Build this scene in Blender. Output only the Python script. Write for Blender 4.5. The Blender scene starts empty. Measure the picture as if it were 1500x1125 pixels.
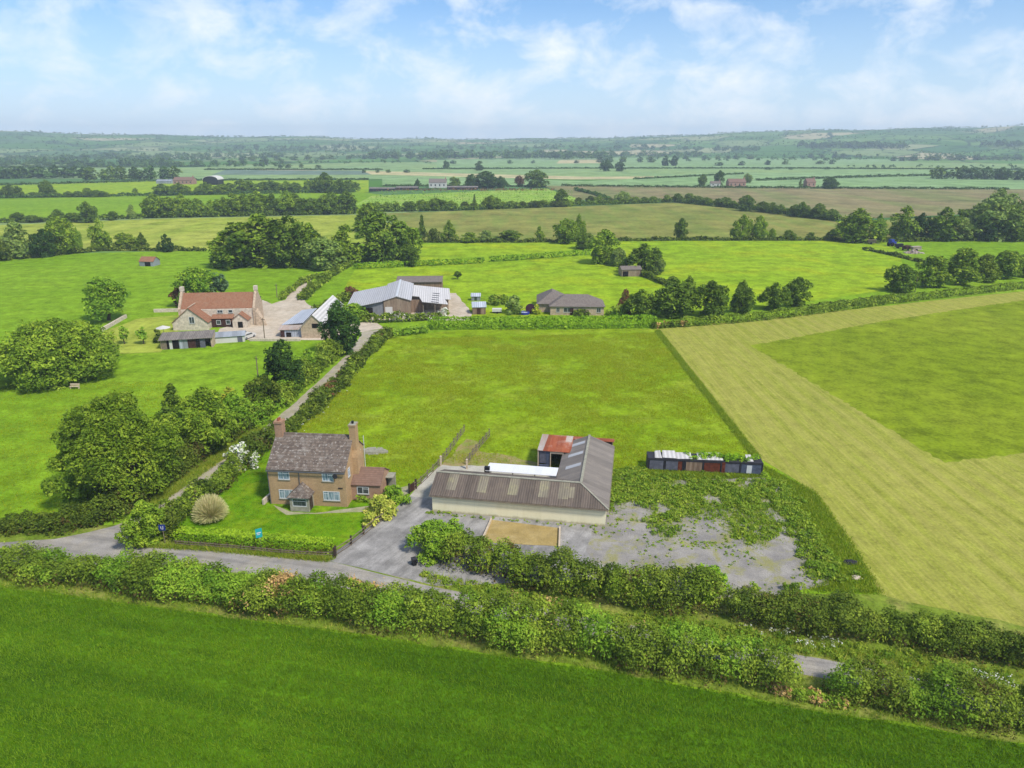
import bpy, math, random
import numpy as np
from mathutils import Vector, Matrix
R = math.radians
SC = bpy.context.scene
COL = SC.collection

# ------------------------------------------------------------------ surveying
# A drone at H metres with a 25 mm lens pitched down; at(u, v) gives the point of the flat
# ground seen at photo pixel (u, v) so that places can be read off the photograph.
F, HOR, H = 1040.0, 208.0, 45.0
PITCH = math.atan((562.5 - HOR) / F)
CP, SP = math.cos(PITCH), math.sin(PITCH)

def at(u, v, z=0.0):
    x = (u - 750) / F; y = -(v - 562.5) / F
    dx, dy, dz = x, CP + y * SP, -SP + y * CP
    t = (z - H) / dz
    return (t * dx, t * dy)

def row_of(y, z=0.0):
    zz = z - H
    d = y * CP - zz * SP
    return 562.5 - F * (y * SP + zz * CP) / d

def depth(y, z=0.0):
    return y * CP - (z - H) * SP

def top_of(y, vt):
    lo, hi = 0.0, 80.0
    for _ in range(40):
        m = (lo + hi) / 2
        if row_of(y, m) > vt: lo = m
        else: hi = m
    return lo

def smooth(a, b, x):
    t = np.clip((x - a) / (b - a), 0, 1)
    return t * t * (3 - 2 * t)

_AZ = [(-400, 14), (-100, 11), (0, 10), (50, 10), (150, 9), (300, 7), (450, 5), (550, 3), (700, 2.5), (850, 3.5), (950, 6),
       (1050, 9), (1150, 13), (1300, 15.5), (1400, 15), (1500, 16), (1700, 14), (1900, 11)]
def hill(x, y):
    """height of the distant hills"""
    x = np.asarray(x, float); y = np.asarray(y, float)
    r = np.hypot(x, y)
    yy = np.maximum(y, 1e-3)
    u = np.where(y > 0, 750 + F * np.clip(x / yy, -1.3, 1.3), 750)
    px = np.interp(u, [a for a, b in _AZ], [b for a, b in _AZ])
    top = H + px * 4600 / F + 3
    n = (np.sin(x / 310 + 1.3) * np.cos(y / 430 + .4) + .6 * np.sin(x / 133 + y / 290 + 2.) + .4 * np.sin(x / 77 - y / 200)) * 3.6
    g = smooth(2300, 4600, r)
    mid = smooth(2400, 3200, r) * (1 - smooth(3600, 4400, r)) * 8 * (.5 + .5 * np.sin(x / 620 + .7) )
    return np.maximum(0, g * (top + n * 1.5 * smooth(2700, 3900, r)) + mid * .8)

# ------------------------------------------------------------------ colours and materials
def lin(c):
    c = c / 255.0
    return c / 12.92 if c <= .04045 else ((c + .055) / 1.055) ** 2.4
K = 0.66
def A(r, g, b, k=None):
    k = K if k is None else k
    return (lin(r) * k, lin(g) * k, lin(b) * k, 1.0)

class NT:
    def __init__(s, name):
        s.m = bpy.data.materials.new(name); s.m.use_nodes = True
        s.t = s.m.node_tree; s.t.nodes.clear()
        s.out = s.n('ShaderNodeOutputMaterial')
    def n(s, typ, **kw):
        nd = s.t.nodes.new(typ)
        for k, v in kw.items(): setattr(nd, k, v)
        return nd
    def l(s, a, b): s.t.links.new(a, b)
    def put(s, sock, v):
        if hasattr(v, 'is_linked') or isinstance(v, bpy.types.NodeSocket): s.l(v, sock)
        else: sock.default_value = v
    def pos(s, scale=(1, 1, 1), rot=0.0, obj=False):
        if obj:
            src = s.n('ShaderNodeTexCoord').outputs['Object']
        else:
            src = s.n('ShaderNodeNewGeometry').outputs['Position']
        mp = s.n('ShaderNodeMapping')
        mp.inputs['Rotation'].default_value = (0, 0, rot)
        mp2 = s.n('ShaderNodeMapping'); mp2.inputs['Scale'].default_value = scale
        s.l(src, mp.inputs[0]); s.l(mp.outputs[0], mp2.inputs[0])
        return mp2.outputs[0]
    def noise(s, vec, scale, detail=4, rough=.55, dist=0.0):
        nd = s.n('ShaderNodeTexNoise')
        s.l(vec, nd.inputs['Vector'])
        nd.inputs['Scale'].default_value = scale; nd.inputs['Detail'].default_value = detail
        nd.inputs['Roughness'].default_value = rough; nd.inputs['Distortion'].default_value = dist
        return nd.outputs[0]
    def ramp(s, fac, stops, interp='LINEAR'):
        nd = s.n('ShaderNodeValToRGB'); cr = nd.color_ramp; cr.interpolation = interp
        while len(cr.elements) < len(stops): cr.elements.new(.5)
        for e, (p, c) in zip(cr.elements, stops):
            e.position = p; e.color = c if isinstance(c, tuple) else (c, c, c, 1)
        s.put(nd.inputs[0], fac)
        return nd.outputs[0]
    def mix(s, fac, a, b, bt='MIX'):
        nd = s.n('ShaderNodeMix', data_type='RGBA', blend_type=bt)
        s.put(nd.inputs[0], fac); s.put(nd.inputs[6], a); s.put(nd.inputs[7], b)
        return nd.outputs[2]
    def math(s, op, a, b=0.0, c=0.0):
        nd = s.n('ShaderNodeMath', operation=op)
        s.put(nd.inputs[0], a); s.put(nd.inputs[1], b); s.put(nd.inputs[2], c)
        return nd.outputs[0]
    def sep(s, vec):
        nd = s.n('ShaderNodeSeparateXYZ'); s.l(vec, nd.inputs[0]); return nd.outputs
    def finish(s, col, rough=.8, spec=.2, bump=None, bstr=.3, bdist=.1, metal=0.0):
        b = s.n('ShaderNodeBsdfPrincipled')
        s.put(b.inputs['Base Color'], col); s.put(b.inputs['Roughness'], rough)
        b.inputs['Specular IOR Level'].default_value = spec; b.inputs['Metallic'].default_value = metal
        if bump is not None:
            bp = s.n('ShaderNodeBump'); bp.inputs['Strength'].default_value = bstr; bp.inputs['Distance'].default_value = bdist
            s.l(bump, bp.inputs['Height']); s.l(bp.outputs[0], b.inputs['Normal'])
        s.l(b.outputs[0], s.out.inputs[0])
        return s.m

def field_mat(name, c1, c2, c3, big=.03, mid=.35, fine=2.5, streak=None, streak_amt=.5, bump=.4, tram=None, swath=None):
    """grass or crop: broad patches, tufts, and an optional direction of working"""
    t = NT(name)
    p = t.pos()
    a = t.noise(p, big, 5, .6)
    col = t.mix(t.ramp(a, [(.38, 0.), (.62, 1.)]), c1, c2)
    if streak is not None:
        ang, across, along = streak
        q = t.pos((across, along, 1), -ang)
        sn = t.noise(q, 1.0, 4, .65)
        col = t.mix(t.math('MULTIPLY', t.ramp(sn, [(.44, 0.), (.62, 1.)]), streak_amt), col, c3)
    else:
        b2 = t.noise(p, mid * .3, 4, .6)
        col = t.mix(t.math('MULTIPLY', t.ramp(b2, [(.5, 0.), (.68, 1.)]), .7), col, c3)
    m = t.mix(.5, t.noise(t.pos((across * 1.2, along * 4, 1), -ang), 1., 5, .7), t.noise(p, mid, 5, .7)) if swath else t.noise(p, mid, 5, .7)
    f = t.noise(p, fine, 4, .7)
    h = t.math('ADD', t.math('MULTIPLY', m, .6), t.math('MULTIPLY', f, .4))
    col = t.mix(1.0, col, t.ramp(h, [(.36, .55), (.5, 1.), (.64, 1.42)]), 'MULTIPLY')
    if swath:
        ang, gap, amt = swath
        q = t.pos((1, 1, 1), -ang)
        wv = t.math('ADD', t.math('MULTIPLY', t.sep(q)[0], 2 * math.pi / gap), t.math('MULTIPLY', t.noise(t.pos((.05, .05, 1)), 1., 3, .5), 9.))
        wv = t.math('ADD', t.math('MULTIPLY', t.math('SINE', wv), .5), .5)
        wv = t.math('MULTIPLY', wv, t.ramp(t.noise(t.pos((.04, .015, 1)), 1., 3, .6), [(.35, .3), (.6, 1.)]))
        col = t.mix(t.math('MULTIPLY', wv, amt), col, c3)
    if tram:
        ang, gap = tram
        q = t.pos((1, 1, 1), -ang)
        xs = t.sep(q)[0]
        w = t.math('ABSOLUTE', t.math('SUBTRACT', t.math('FRACT', t.math('DIVIDE', xs, gap)), .5))
        ln = t.ramp(w, [(0.0, .8), (.035, 1.0)])
        col = t.mix(.8, col, ln, 'MULTIPLY')
    return t.finish(col, .95, .02, h, bump, .25)

def simple_mat(name, c, rough=.7, spec=.25, var=.25, scale=1.5, metal=0.0, bump=.2, obj=True):
    t = NT(name)
    n = t.noise(t.pos(obj=obj), scale, 5, .65)
    col = t.mix(1., c, t.ramp(n, [(.3, 1 - var), (.5, 1.), (.7, 1 + var)]), 'MULTIPLY')
    return t.finish(col, rough, spec, n, bump, .02, metal)

def leaf_mat(name, dark, mid, light, trans=.2):
    """leaves: every leaf has its own shade of green (face attribute tint)"""
    t = NT(name)
    at_ = t.n('ShaderNodeAttribute', attribute_name='tint')
    oi = t.n('ShaderNodeObjectInfo')
    col = t.ramp(at_.outputs['Fac'], [(.05, dark), (.5, mid), (.95, light)])
    v = t.math('ADD', t.math('MULTIPLY', oi.outputs['Random'], .3), .85)
    cv = t.n('ShaderNodeCombineColor')
    for i in range(3): t.l(v, cv.inputs[i])
    col = t.mix(1., col, cv.outputs[0], 'MULTIPLY')
    d = t.n('ShaderNodeBsdfPrincipled')
    t.l(col, d.inputs['Base Color']); d.inputs['Roughness'].default_value = .6; d.inputs['Specular IOR Level'].default_value = .06
    tr = t.n('ShaderNodeBsdfTranslucent')
    t.l(t.mix(1., col, (1.25, 1.2, .6, 1), 'MULTIPLY'), tr.inputs[0])
    mx = t.n('ShaderNodeMixShader'); mx.inputs[0].default_value = trans
    t.l(d.outputs[0], mx.inputs[1]); t.l(tr.outputs[0], mx.inputs[2]); t.l(mx.outputs[0], t.out.inputs[0])
    return t.m

# ------------------------------------------------------------------ objects
def tag(o, label=None, cat=None, group=None, kind=None):
    if label: o['label'] = label
    if cat: o['category'] = cat
    if group: o['group'] = group
    if kind: o['kind'] = kind
    return o

def thing(name, label, cat, loc=(0, 0, 0), rz=0.0, group=None):
    o = bpy.data.objects.new(name, None); COL.objects.link(o)
    o.empty_display_size = .3
    o.location = loc; o.rotation_euler = (0, 0, rz)
    return tag(o, label, cat, group)

def copy_tree(o, parent=None):
    c = o.copy(); COL.objects.link(c)
    if parent: c.parent = parent
    for ch in list(o.children): copy_tree(ch, c)
    return c

class MB:
    def __init__(s): s.v = []; s.f = []; s.mi = []
    def poly(s, pts, mi=0):
        i = len(s.v); s.v += [tuple(p) for p in pts]; s.f.append(tuple(range(i, i + len(pts)))); s.mi.append(mi)
    def hexa(s, b, t, mi=0):
        """b, t: two rings of n points -> closed solid"""
        n = len(b); i = len(s.v); s.v += [tuple(p) for p in b] + [tuple(p) for p in t]
        s.f.append(tuple(i + k for k in reversed(range(n)))); s.f.append(tuple(i + n + k for k in range(n)))
        for k in range(n):
            j = (k + 1) % n
            s.f.append((i + k, i + j, i + n + j, i + n + k))
        s.mi += [mi] * (n + 2)
    def box(s, x0, y0, z0, x1, y1, z1, mi=0):
        s.hexa([(x0, y0, z0), (x1, y0, z0), (x1, y1, z0), (x0, y1, z0)], [(x0, y0, z1), (x1, y0, z1), (x1, y1, z1), (x0, y1, z1)], mi)
    def prism_y(s, prof, y0, y1, mi=0):
        """profile of (x, z) extruded along y"""
        s.hexa([(x, y0, z) for x, z in prof], [(x, y1, z) for x, z in prof], mi)
    def prism_x(s, prof, x0, x1, mi=0):
        s.hexa([(x0, y, z) for y, z in prof], [(x1, y, z) for y, z in prof], mi)
    def prism_z(s, prof, z0, z1, mi=0):
        s.hexa([(x, y, z0) for x, y in prof], [(x, y, z1) for x, y in prof], mi)
    def slab(s, pts, th, mi=0):
        """a roof plane: top face pts, thickness th downwards"""
        a, b, c = Vector(pts[0]), Vector(pts[1]), Vector(pts[2])
        n = (b - a).cross(c - a).normalized()
        if n.z < 0: n = -n
        s.hexa([tuple(Vector(p) - n * th) for p in pts], pts, mi)
    def tube(s, a, b, ra, rb=None, n=8, mi=0):
        rb = ra if rb is None else rb
        a, b = Vector(a), Vector(b); d = (b - a).normalized()
        u = d.orthogonal().normalized(); w = d.cross(u)
        ring = lambda c, r: [tuple(c + (u * math.cos(2 * math.pi * k / n) + w * math.sin(2 * math.pi * k / n)) * r) for k in range(n)]
        s.hexa(ring(a, ra), ring(b, rb), mi)
    def beam(s, a, b, w, h, mi=0):
        """a rail of section w (sideways) x h (upright) from a to b"""
        a, b = Vector(a), Vector(b); d = (b - a).normalized()
        sd = Vector((d.y, -d.x, 0)).normalized() * (w / 2); up = Vector((0, 0, h / 2))
        ring = lambda c: [tuple(c - sd - up), tuple(c + sd - up), tuple(c + sd + up), tuple(c - sd + up)]
        s.hexa(ring(a), ring(b), mi)
    def build(s, name, mats, parent=None, loc=None, rz=None, fix=True):
        me = bpy.data.meshes.new(name); me.from_pydata(s.v, [], s.f)
        if not isinstance(mats, (list, tuple)): mats = [mats]
        for m in mats: me.materials.append(m)
        if len(mats) > 1: me.polygons.foreach_set('material_index', s.mi)
        me.update()
        if fix:
            import bmesh
            bm = bmesh.new(); bm.from_mesh(me); bmesh.ops.recalc_face_normals(bm, faces=bm.faces); bm.to_mesh(me); bm.free()
        o = bpy.data.objects.new(name, me); COL.objects.link(o)
        if parent: o.parent = parent
        if loc is not None: o.location = loc
        if rz is not None: o.rotation_euler = (0, 0, rz)
        return o

def np_mesh(name, verts, nper, tint, mats, mi=None):
    """a mesh of loose faces, nper corners each, with a tint per face"""
    n = len(verts) // nper
    me = bpy.data.meshes.new(name)
    me.vertices.add(len(verts)); me.vertices.foreach_set('co', np.ascontiguousarray(verts, np.float32).ravel())
    me.loops.add(len(verts)); me.loops.foreach_set('vertex_index', np.arange(len(verts), dtype=np.int32))
    me.polygons.add(n)
    me.polygons.foreach_set('loop_start', np.arange(0, n * nper, nper, dtype=np.int32))
    me.polygons.foreach_set('loop_total', np.full(n, nper, np.int32))
    for m in mats: me.materials.append(m)
    if mi is not None: me.polygons.foreach_set('material_index', np.asarray(mi, np.int32))
    a = me.attributes.new('tint', 'FLOAT', 'FACE'); a.data.foreach_set('value', np.asarray(tint, np.float32))
    me.update(calc_edges=True)
    return me

def link_mesh(name, me, parent=None, loc=None):
    o = bpy.data.objects.new(name, me); COL.objects.link(o)
    if parent: o.parent = parent
    if loc is not None: o.location = loc
    return o

# ------------------------------------------------------------------ foliage
def unit(v): return v / np.maximum(1e-9, np.linalg.norm(v, axis=1, keepdims=True))

def leaf_quads(P, N, size, rng, rnd=.65, lift=.75):
    """one folded-free quad per leaf spray, facing roughly outwards"""
    n = len(P)
    nn = unit(N * .7 + rng.normal(0, rnd, (n, 3)) + np.array([0, 0, lift]))
    t = unit(np.cross(nn, rng.normal(0, 1, (n, 3)))); b = np.cross(nn, t)
    s = size * np.clip(np.exp(rng.normal(-.05, .38, (n, 1))), .4, 2.1); w = s * rng.uniform(.45, .8, (n, 1))
    c = np.stack([P - t * s * .6, P + b * w * .5 - t * s * .05, P + t * s * .6, P - b * w * .5 + t * s * .05], 1)
    return c.reshape(-1, 3)

ENV = {
    'round': lambda s: np.sqrt(np.clip(1 - np.maximum(0, (s - .32) / .68) ** 2.1, 0, 1)) * np.minimum(1, .74 + .9 * s),
    'spread': lambda s: np.sqrt(np.clip(1 - s ** 2.2, 0, 1)) * np.minimum(1, .72 + 1.6 * s),
    'cone': lambda s: np.clip(1 - s, 0, 1) ** .75 * np.minimum(1, .6 + 2.5 * s),
    'column': lambda s: np.minimum(1, (np.clip(1 - s, 0, 1) * 2.6)) ** .6 * np.minimum(1, .7 + 2 * s),
    'bush': lambda s: np.clip(1 - s ** 2.6, 0, 1) ** .5,
    'ragged': lambda s: np.sqrt(np.clip(1 - np.maximum(0, (s - .25) / .75) ** 1.8, 0, 1)) * (.8 + .2 * np.sin(s * 13)) * np.minimum(1, .78 + .8 * s),
}

def clump_leaves(C, RC, leaf, rng, cover, zs=1.0, clear=.62, flat=1.0):
    """leaves on the shells of overlapping clumps, leaving out what lies deep inside other clumps"""
    Ps, Ns, Ts = [], [], []
    ct = rng.uniform(0, 1, len(C))
    for i in range(len(C)):
        n = max(6, int(cover * 4 * math.pi * RC[i] ** 2 * zs / (leaf * leaf * .62)))
        d = unit(rng.normal(0, 1, (n, 3))); d[:, 2] = np.where(d[:, 2] < -.5, -d[:, 2], d[:, 2])
        rr = RC[i] * (1 - .38 * rng.random((n, 1)) ** 1.6 + .34 * (rng.random((n, 1)) ** 4))
        lump = 1 + .10 * np.sin(d[:, :1] * 5 + ct[i] * 20) * np.sin(d[:, 1:2] * 6 + ct[i] * 9) + .1 * np.sin(d[:, 2:3] * 9 + ct[i] * 31)
        p = C[i] + d * rr * lump * np.array([1, 1, zs])
        near = np.where(np.abs(C - C[i]).max(1) < RC[i] + RC)[0]
        keep = np.ones(n, bool)
        for j in near:
            if j == i: continue
            q = (p - C[j]) / np.array([1, 1, zs])
            keep &= (q * q).sum(1) > (RC[j] * clear) ** 2
        keep &= p[:, 2] > 0.02
        p = p[keep]; d = d[keep]
        Ps.append(p); Ns.append(d); Ts.append(np.clip(.55 * ct[i] + .45 * rng.random(len(p)) , 0, 1))
    return np.concatenate(Ps), np.concatenate(Ns), np.concatenate(Ts)

def crown_mesh(name, w, h, cb, kind, leaf, seed, mats, clumps=34, cover=.85, rad=(.22, .36), spots=0.0, lobes=0):
    """crown of width w between heights cb*h and h"""
    rng = np.random.default_rng(seed)
    hc = h * (1 - cb); env = ENV[kind]
    s = rng.random(clumps) ** 1.05
    e = env(s)
    rc = rng.uniform(*rad, clumps) * w / 2 * (.6 + .5 * e)
    if kind in ('cone', 'column'): rc *= .85
    zs = min(1.25, max(.75, hc / w))
    a = rng.uniform(0, 2 * math.pi, clumps); lob = 1 + .13 * np.sin(2 * a + seed) + .1 * np.sin(3 * a + seed * 2.3)
    rr = np.maximum(0, e * w / 2 * lob * 1.1 - rc) * np.sqrt(rng.random(clumps)) ** .55
    z = cb * h + rc * zs * .6 + s * np.maximum(.1, hc - rc * zs * 1.5)
    C = np.stack([rr * np.cos(a), rr * np.sin(a), z], 1)
    if lobes:
        # each clump is a bough: smaller sprays sit on its upper and outer side
        d = unit(rng.normal(0, 1, (clumps * lobes, 3)) + np.array([0, 0, .55]) + .6 * np.repeat(np.stack([np.cos(a), np.sin(a), 0 * a], 1), lobes, 0))
        Rr = np.repeat(rc, lobes); sp_ = Rr * rng.uniform(.32, .5, len(Rr))
        C = np.concatenate([C, np.repeat(C, lobes, 0) + d * (Rr * .82)[:, None]]); rc = np.concatenate([rc * .8, sp_])
    # a core of larger clumps so that the crown is not hollow
    k = max(3, clumps // 7)
    s2 = np.linspace(.15, .75, k); rc2 = .5 * w / 2 * np.maximum(.35, env(s2)) * .95
    C2 = np.stack([rng.normal(0, .05 * w, k), rng.normal(0, .05 * w, k), cb * h + hc * s2], 1)
    C = np.concatenate([C, C2]); rc = np.concatenate([rc, rc2])
    if cb < .09 and kind in ('round', 'ragged', 'spread', 'column'):
        q = 12; a3 = np.arange(q) * 2 * math.pi / q + rng.uniform(-.2, .2, q); r3 = rng.uniform(.15, .24, q) * w / 2
        rr3 = (w / 2 * .72 - r3) * rng.uniform(.55, 1., q); C = np.concatenate([C, np.stack([rr3 * np.cos(a3), rr3 * np.sin(a3), r3 * rng.uniform(.5, 1.2, q)], 1)]); rc = np.concatenate([rc, r3])
    P, N, T = clump_leaves(C, rc, leaf, rng, cover, zs)
    V = leaf_quads(P, N, leaf, rng)
    mi = None
    if spots: mi = (rng.random(len(P)) < spots).astype(int)
    return np_mesh(name, V, 4, T, mats, mi)

def trunk_mesh(name, h, cb, w, seed, mat):
    rng = random.Random(seed); m = MB()
    r = max(.1, .022 * h + .008 * w); bend = Vector((rng.uniform(-.03, .03) * h, rng.uniform(-.03, .03) * h, 0))
    f = Vector((0, 0, 0)); k = Vector(bend) + Vector((0, 0, max(cb, .12) * h + .05 * h)); t = k + Vector((0, 0, .4 * h)) - bend
    m.tube((0, 0, -.15), (0, 0, .05 * h), r * 1.5, r * 1.1, 9); m.tube((0, 0, .05 * h), k, r * 1.1, r * .85, 9); m.tube(k, t, r * .85, r * .25, 7)
    for i in range(5):
        a = i * 1.26 + rng.uniform(-.3, .3); b = k.lerp(t, .12 * i)
        e = b + Vector((math.cos(a) * w * .3, math.sin(a) * w * .3, .2 * h))
        m.tube(b, e, r * .45, r * .12, 6)
    me_o = m.build(name, mat)
    me = me_o.data; bpy.data.objects.remove(me_o)
    return me

def vnoise(x, y, scale, sd):
    rng = np.random.default_rng(sd); g = rng.random((64, 64)); u = x / scale + 900; v = y / scale + 900
    i = np.floor(u).astype(int); j = np.floor(v).astype(int); a = u - i; b = v - j; a = a * a * (3 - 2 * a); b = b * b * (3 - 2 * b)
    q = lambda p, r: g[(i + p) % 64, (j + r) % 64]
    return q(0, 0) * (1 - a) * (1 - b) + q(1, 0) * a * (1 - b) + q(0, 1) * (1 - a) * b + q(1, 1) * a * b

def wild_hedge_mesh(name, path, w, h, leaf, seed, mats, step=.55, cover=.8, vary=.3, spots=0.0, stem_shade=False):
    """unclipped hedge along a ground path (world xy): overlapping bushy clumps of uneven height"""
    rng = np.random.default_rng(seed)
    pts = np.array(path, float); seg = np.linalg.norm(np.diff(pts, axis=0), axis=1); L = np.concatenate([[0], np.cumsum(seg)])
    n = max(3, int(L[-1] / (w * step)))
    C, RC = [], []
    ph = rng.uniform(0, 9, 4)
    for i in range(n):
        s = (i + .5) / n * L[-1]
        x = np.interp(s, L, pts[:, 0]); y = np.interp(s, L, pts[:, 1])
        x2 = np.interp(min(s + .5, L[-1]), L, pts[:, 0]); y2 = np.interp(min(s + .5, L[-1]), L, pts[:, 1])
        x1 = np.interp(max(s - .5, 0), L, pts[:, 0]); y1 = np.interp(max(s - .5, 0), L, pts[:, 1])
        d = np.array([x2 - x1, y2 - y1]); d /= max(1e-6, np.linalg.norm(d)); nrm = np.array([-d[1], d[0]])
        hv = h(s / L[-1]) if callable(h) else h
        hh = hv * (1 + vary * (.5 * math.sin(s * .31 + ph[0]) + .35 * math.sin(s * .83 + ph[1]) + .4 * rng.normal() * .6))
        hh = max(hv * .45, hh)
        ww = w * (1 + .18 * math.sin(s * .47 + ph[2]))
        for k in range(7):
            rc = ww * rng.uniform(.15, .3)
            rc = min(rc, hh * .55)
            off = rng.uniform(-1, 1) * max(.05, ww / 2 - rc)
            zc = rng.uniform(.25, 1) ** .7 * max(.1, hh - rc * .95) if k else max(.1, hh - rc * .95)
            j = rng.uniform(-.5, .5) * w * step
            C.append([x + nrm[0] * off + d[0] * j, y + nrm[1] * off + d[1] * j, zc]); RC.append(rc)
        C.append([x, y, hh * .35]); RC.append(min(ww * .42, hh * .6))
        if hh > 1.6: C.append([x + rng.normal(0, .15), y + rng.normal(0, .15), hh * .66]); RC.append(min(ww * .36, hh * .32))
    C = np.array(C); RC = np.array(RC)
    P, N, T = clump_leaves(C, RC, leaf, rng, cover)
    V = leaf_quads(P, N, leaf, rng)
    mi = None
    if len(mats) > 1:
        q = vnoise(P[:, 0], P[:, 1], w * .8, seed) + .35 * vnoise(P[:, 0], P[:, 1] + P[:, 2], w * .25, seed + 1) + rng.normal(0, .07, len(P))
        th = np.quantile(q, 1 - spots); mi = (q > th).astype(int)
        if len(mats) > 2: mi = np.where(q < np.quantile(q, .035), 2, mi)
    if stem_shade and mi is not None:
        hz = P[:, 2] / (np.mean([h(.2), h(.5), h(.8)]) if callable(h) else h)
        mi = np.where(rng.random(len(P)) < .75 * np.clip(1 - hz * 2.1, 0, 1), len(mats) - 1, mi)  # lower leaves go stem brown, painting shade into the hedge foot
    return np_mesh(name, V, 4, T, mats, mi)

def clipped_hedge_mesh(name, path, w, h, leaf, seed, mats, cover=1.6, rough=.12, lit_flush=0., stem_shade=False):
    """trimmed hedge: a rounded box section swept along the path"""
    rng = np.random.default_rng(seed)
    pts = np.array(path, float); seg = np.linalg.norm(np.diff(pts, axis=0), axis=1); L = np.concatenate([[0], np.cumsum(seg)])
    per = w + 2 * h
    n = int(cover * (L[-1] + w) * per / (leaf * leaf * .62))
    s = rng.random(n) * (L[-1] + w * .6) - w * .3; sc = np.clip(s, 0, L[-1])
    a = rng.random(n) * per
    x = np.where(a < h, -w / 2, np.where(a < h + w, a - h - w / 2, w / 2)); z = np.where(a < h, a, np.where(a < h + w, h, per - a))
    nx = np.where(a < h, -1., np.where(a < h + w, 0., 1.)); nz = np.where((a >= h) & (a < h + w), 1., 0.1)
    endm = np.abs(s - sc) > 1e-6
    x = np.where(endm, rng.uniform(-w / 2, w / 2, n), x); z = np.where(endm, rng.uniform(0, h, n), z)
    # rounded shoulders and waviness
    x *= np.where(z > h * .8, 1 - .22 * ((z - h * .8) / (h * .2)) ** 2, 1)
    wav = .5 * np.sin(sc * .9 + seed) + .4 * np.sin(sc * 2.3 + seed * 2) + .3 * np.sin(sc * .27)
    z = z * (1 + rough * wav * .5) + rng.normal(0, .04, n); x = x * (1 + rough * .6 * np.sin(sc * 1.3 + 1)) - nx * np.abs(rng.normal(0, .09, n))
    bx = np.interp(sc, L, pts[:, 0]); by = np.interp(sc, L, pts[:, 1])
    dx = np.interp(np.clip(sc + .4, 0, L[-1]), L, pts[:, 0]) - np.interp(np.clip(sc - .4, 0, L[-1]), L, pts[:, 0])
    dy = np.interp(np.clip(sc + .4, 0, L[-1]), L, pts[:, 1]) - np.interp(np.clip(sc - .4, 0, L[-1]), L, pts[:, 1])
    l = np.hypot(dx, dy) + 1e-9; dx /= l; dy /= l
    ex = (s - sc)
    P = np.stack([bx + dy * x + dx * ex, by - dx * x + dy * ex, np.maximum(.03, z)], 1)
    N = np.stack([dy * nx + dx * np.sign(ex), -dx * nx + dy * np.sign(ex), nz], 1)
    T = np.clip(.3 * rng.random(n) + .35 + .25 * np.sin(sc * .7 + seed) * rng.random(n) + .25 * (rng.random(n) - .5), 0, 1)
    T = np.clip(T + lit_flush * (nz > .5), 0, 1)  # top leaves tinted lighter: fresh growth plus a painted lit top
    V = leaf_quads(P, N, leaf, rng, .6)
    mi = (rng.random(n) < 1.1 * np.clip(1 - P[:, 2] / h * 1.35, 0, .8)).astype(int) * (len(mats) - 1) if stem_shade else None  # stem brown on the lower faces also darkens them as painted shade
    return np_mesh(name, V, 4, T, mats, mi)

def inside(poly, X, Y):
    poly = np.asarray(poly); n = len(poly); r = np.zeros(len(X), bool); j = n - 1
    for i in range(n):
        xi, yi = poly[i]; xj, yj = poly[j]
        c = ((yi > Y) != (yj > Y)) & (X < (xj - xi) * (Y - yi) / (yj - yi + 1e-12) + xi)
        r ^= c; j = i
    return r

def scatter(poly, n, rng, avoid=()):
    poly = np.asarray(poly); lo = poly.min(0); hi = poly.max(0)
    X = rng.uniform(lo[0], hi[0], n); Y = rng.uniform(lo[1], hi[1], n)
    k = inside(poly, X, Y)
    for a in avoid: k &= ~inside(a, X, Y)
    return X[k], Y[k]

def blades_mesh(name, X, Y, hgt, wid, rng, mats, tint=None, per=3, spread=.12, z0=0.0):
    """grass: small bent triangles in tufts"""
    n = len(X)
    Xr = np.repeat(X, per) + rng.normal(0, spread, n * per); Yr = np.repeat(Y, per) + rng.normal(0, spread, n * per)
    hh = np.repeat(hgt if np.ndim(hgt) else np.full(n, hgt), per) * rng.uniform(.55, 1.25, n * per)
    a = rng.uniform(0, 2 * math.pi, n * per); w = wid * rng.uniform(.6, 1.3, n * per)
    tilt = rng.normal(0, .45, (n * per, 2)) * hh[:, None]
    b0 = np.stack([Xr - np.cos(a) * w, Yr - np.sin(a) * w, np.full(n * per, z0)], 1)
    b1 = np.stack([Xr + np.cos(a) * w, Yr + np.sin(a) * w, np.full(n * per, z0)], 1)
    tp = np.stack([Xr + tilt[:, 0], Yr + tilt[:, 1], z0 + hh], 1)
    V = np.stack([b0, b1, tp], 1).reshape(-1, 3)
    tt = np.repeat(tint if tint is not None else rng.random(n), per) * .6 + .4 * rng.random(n * per)
    return np_mesh(name, V, 3, tt, mats)
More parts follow.
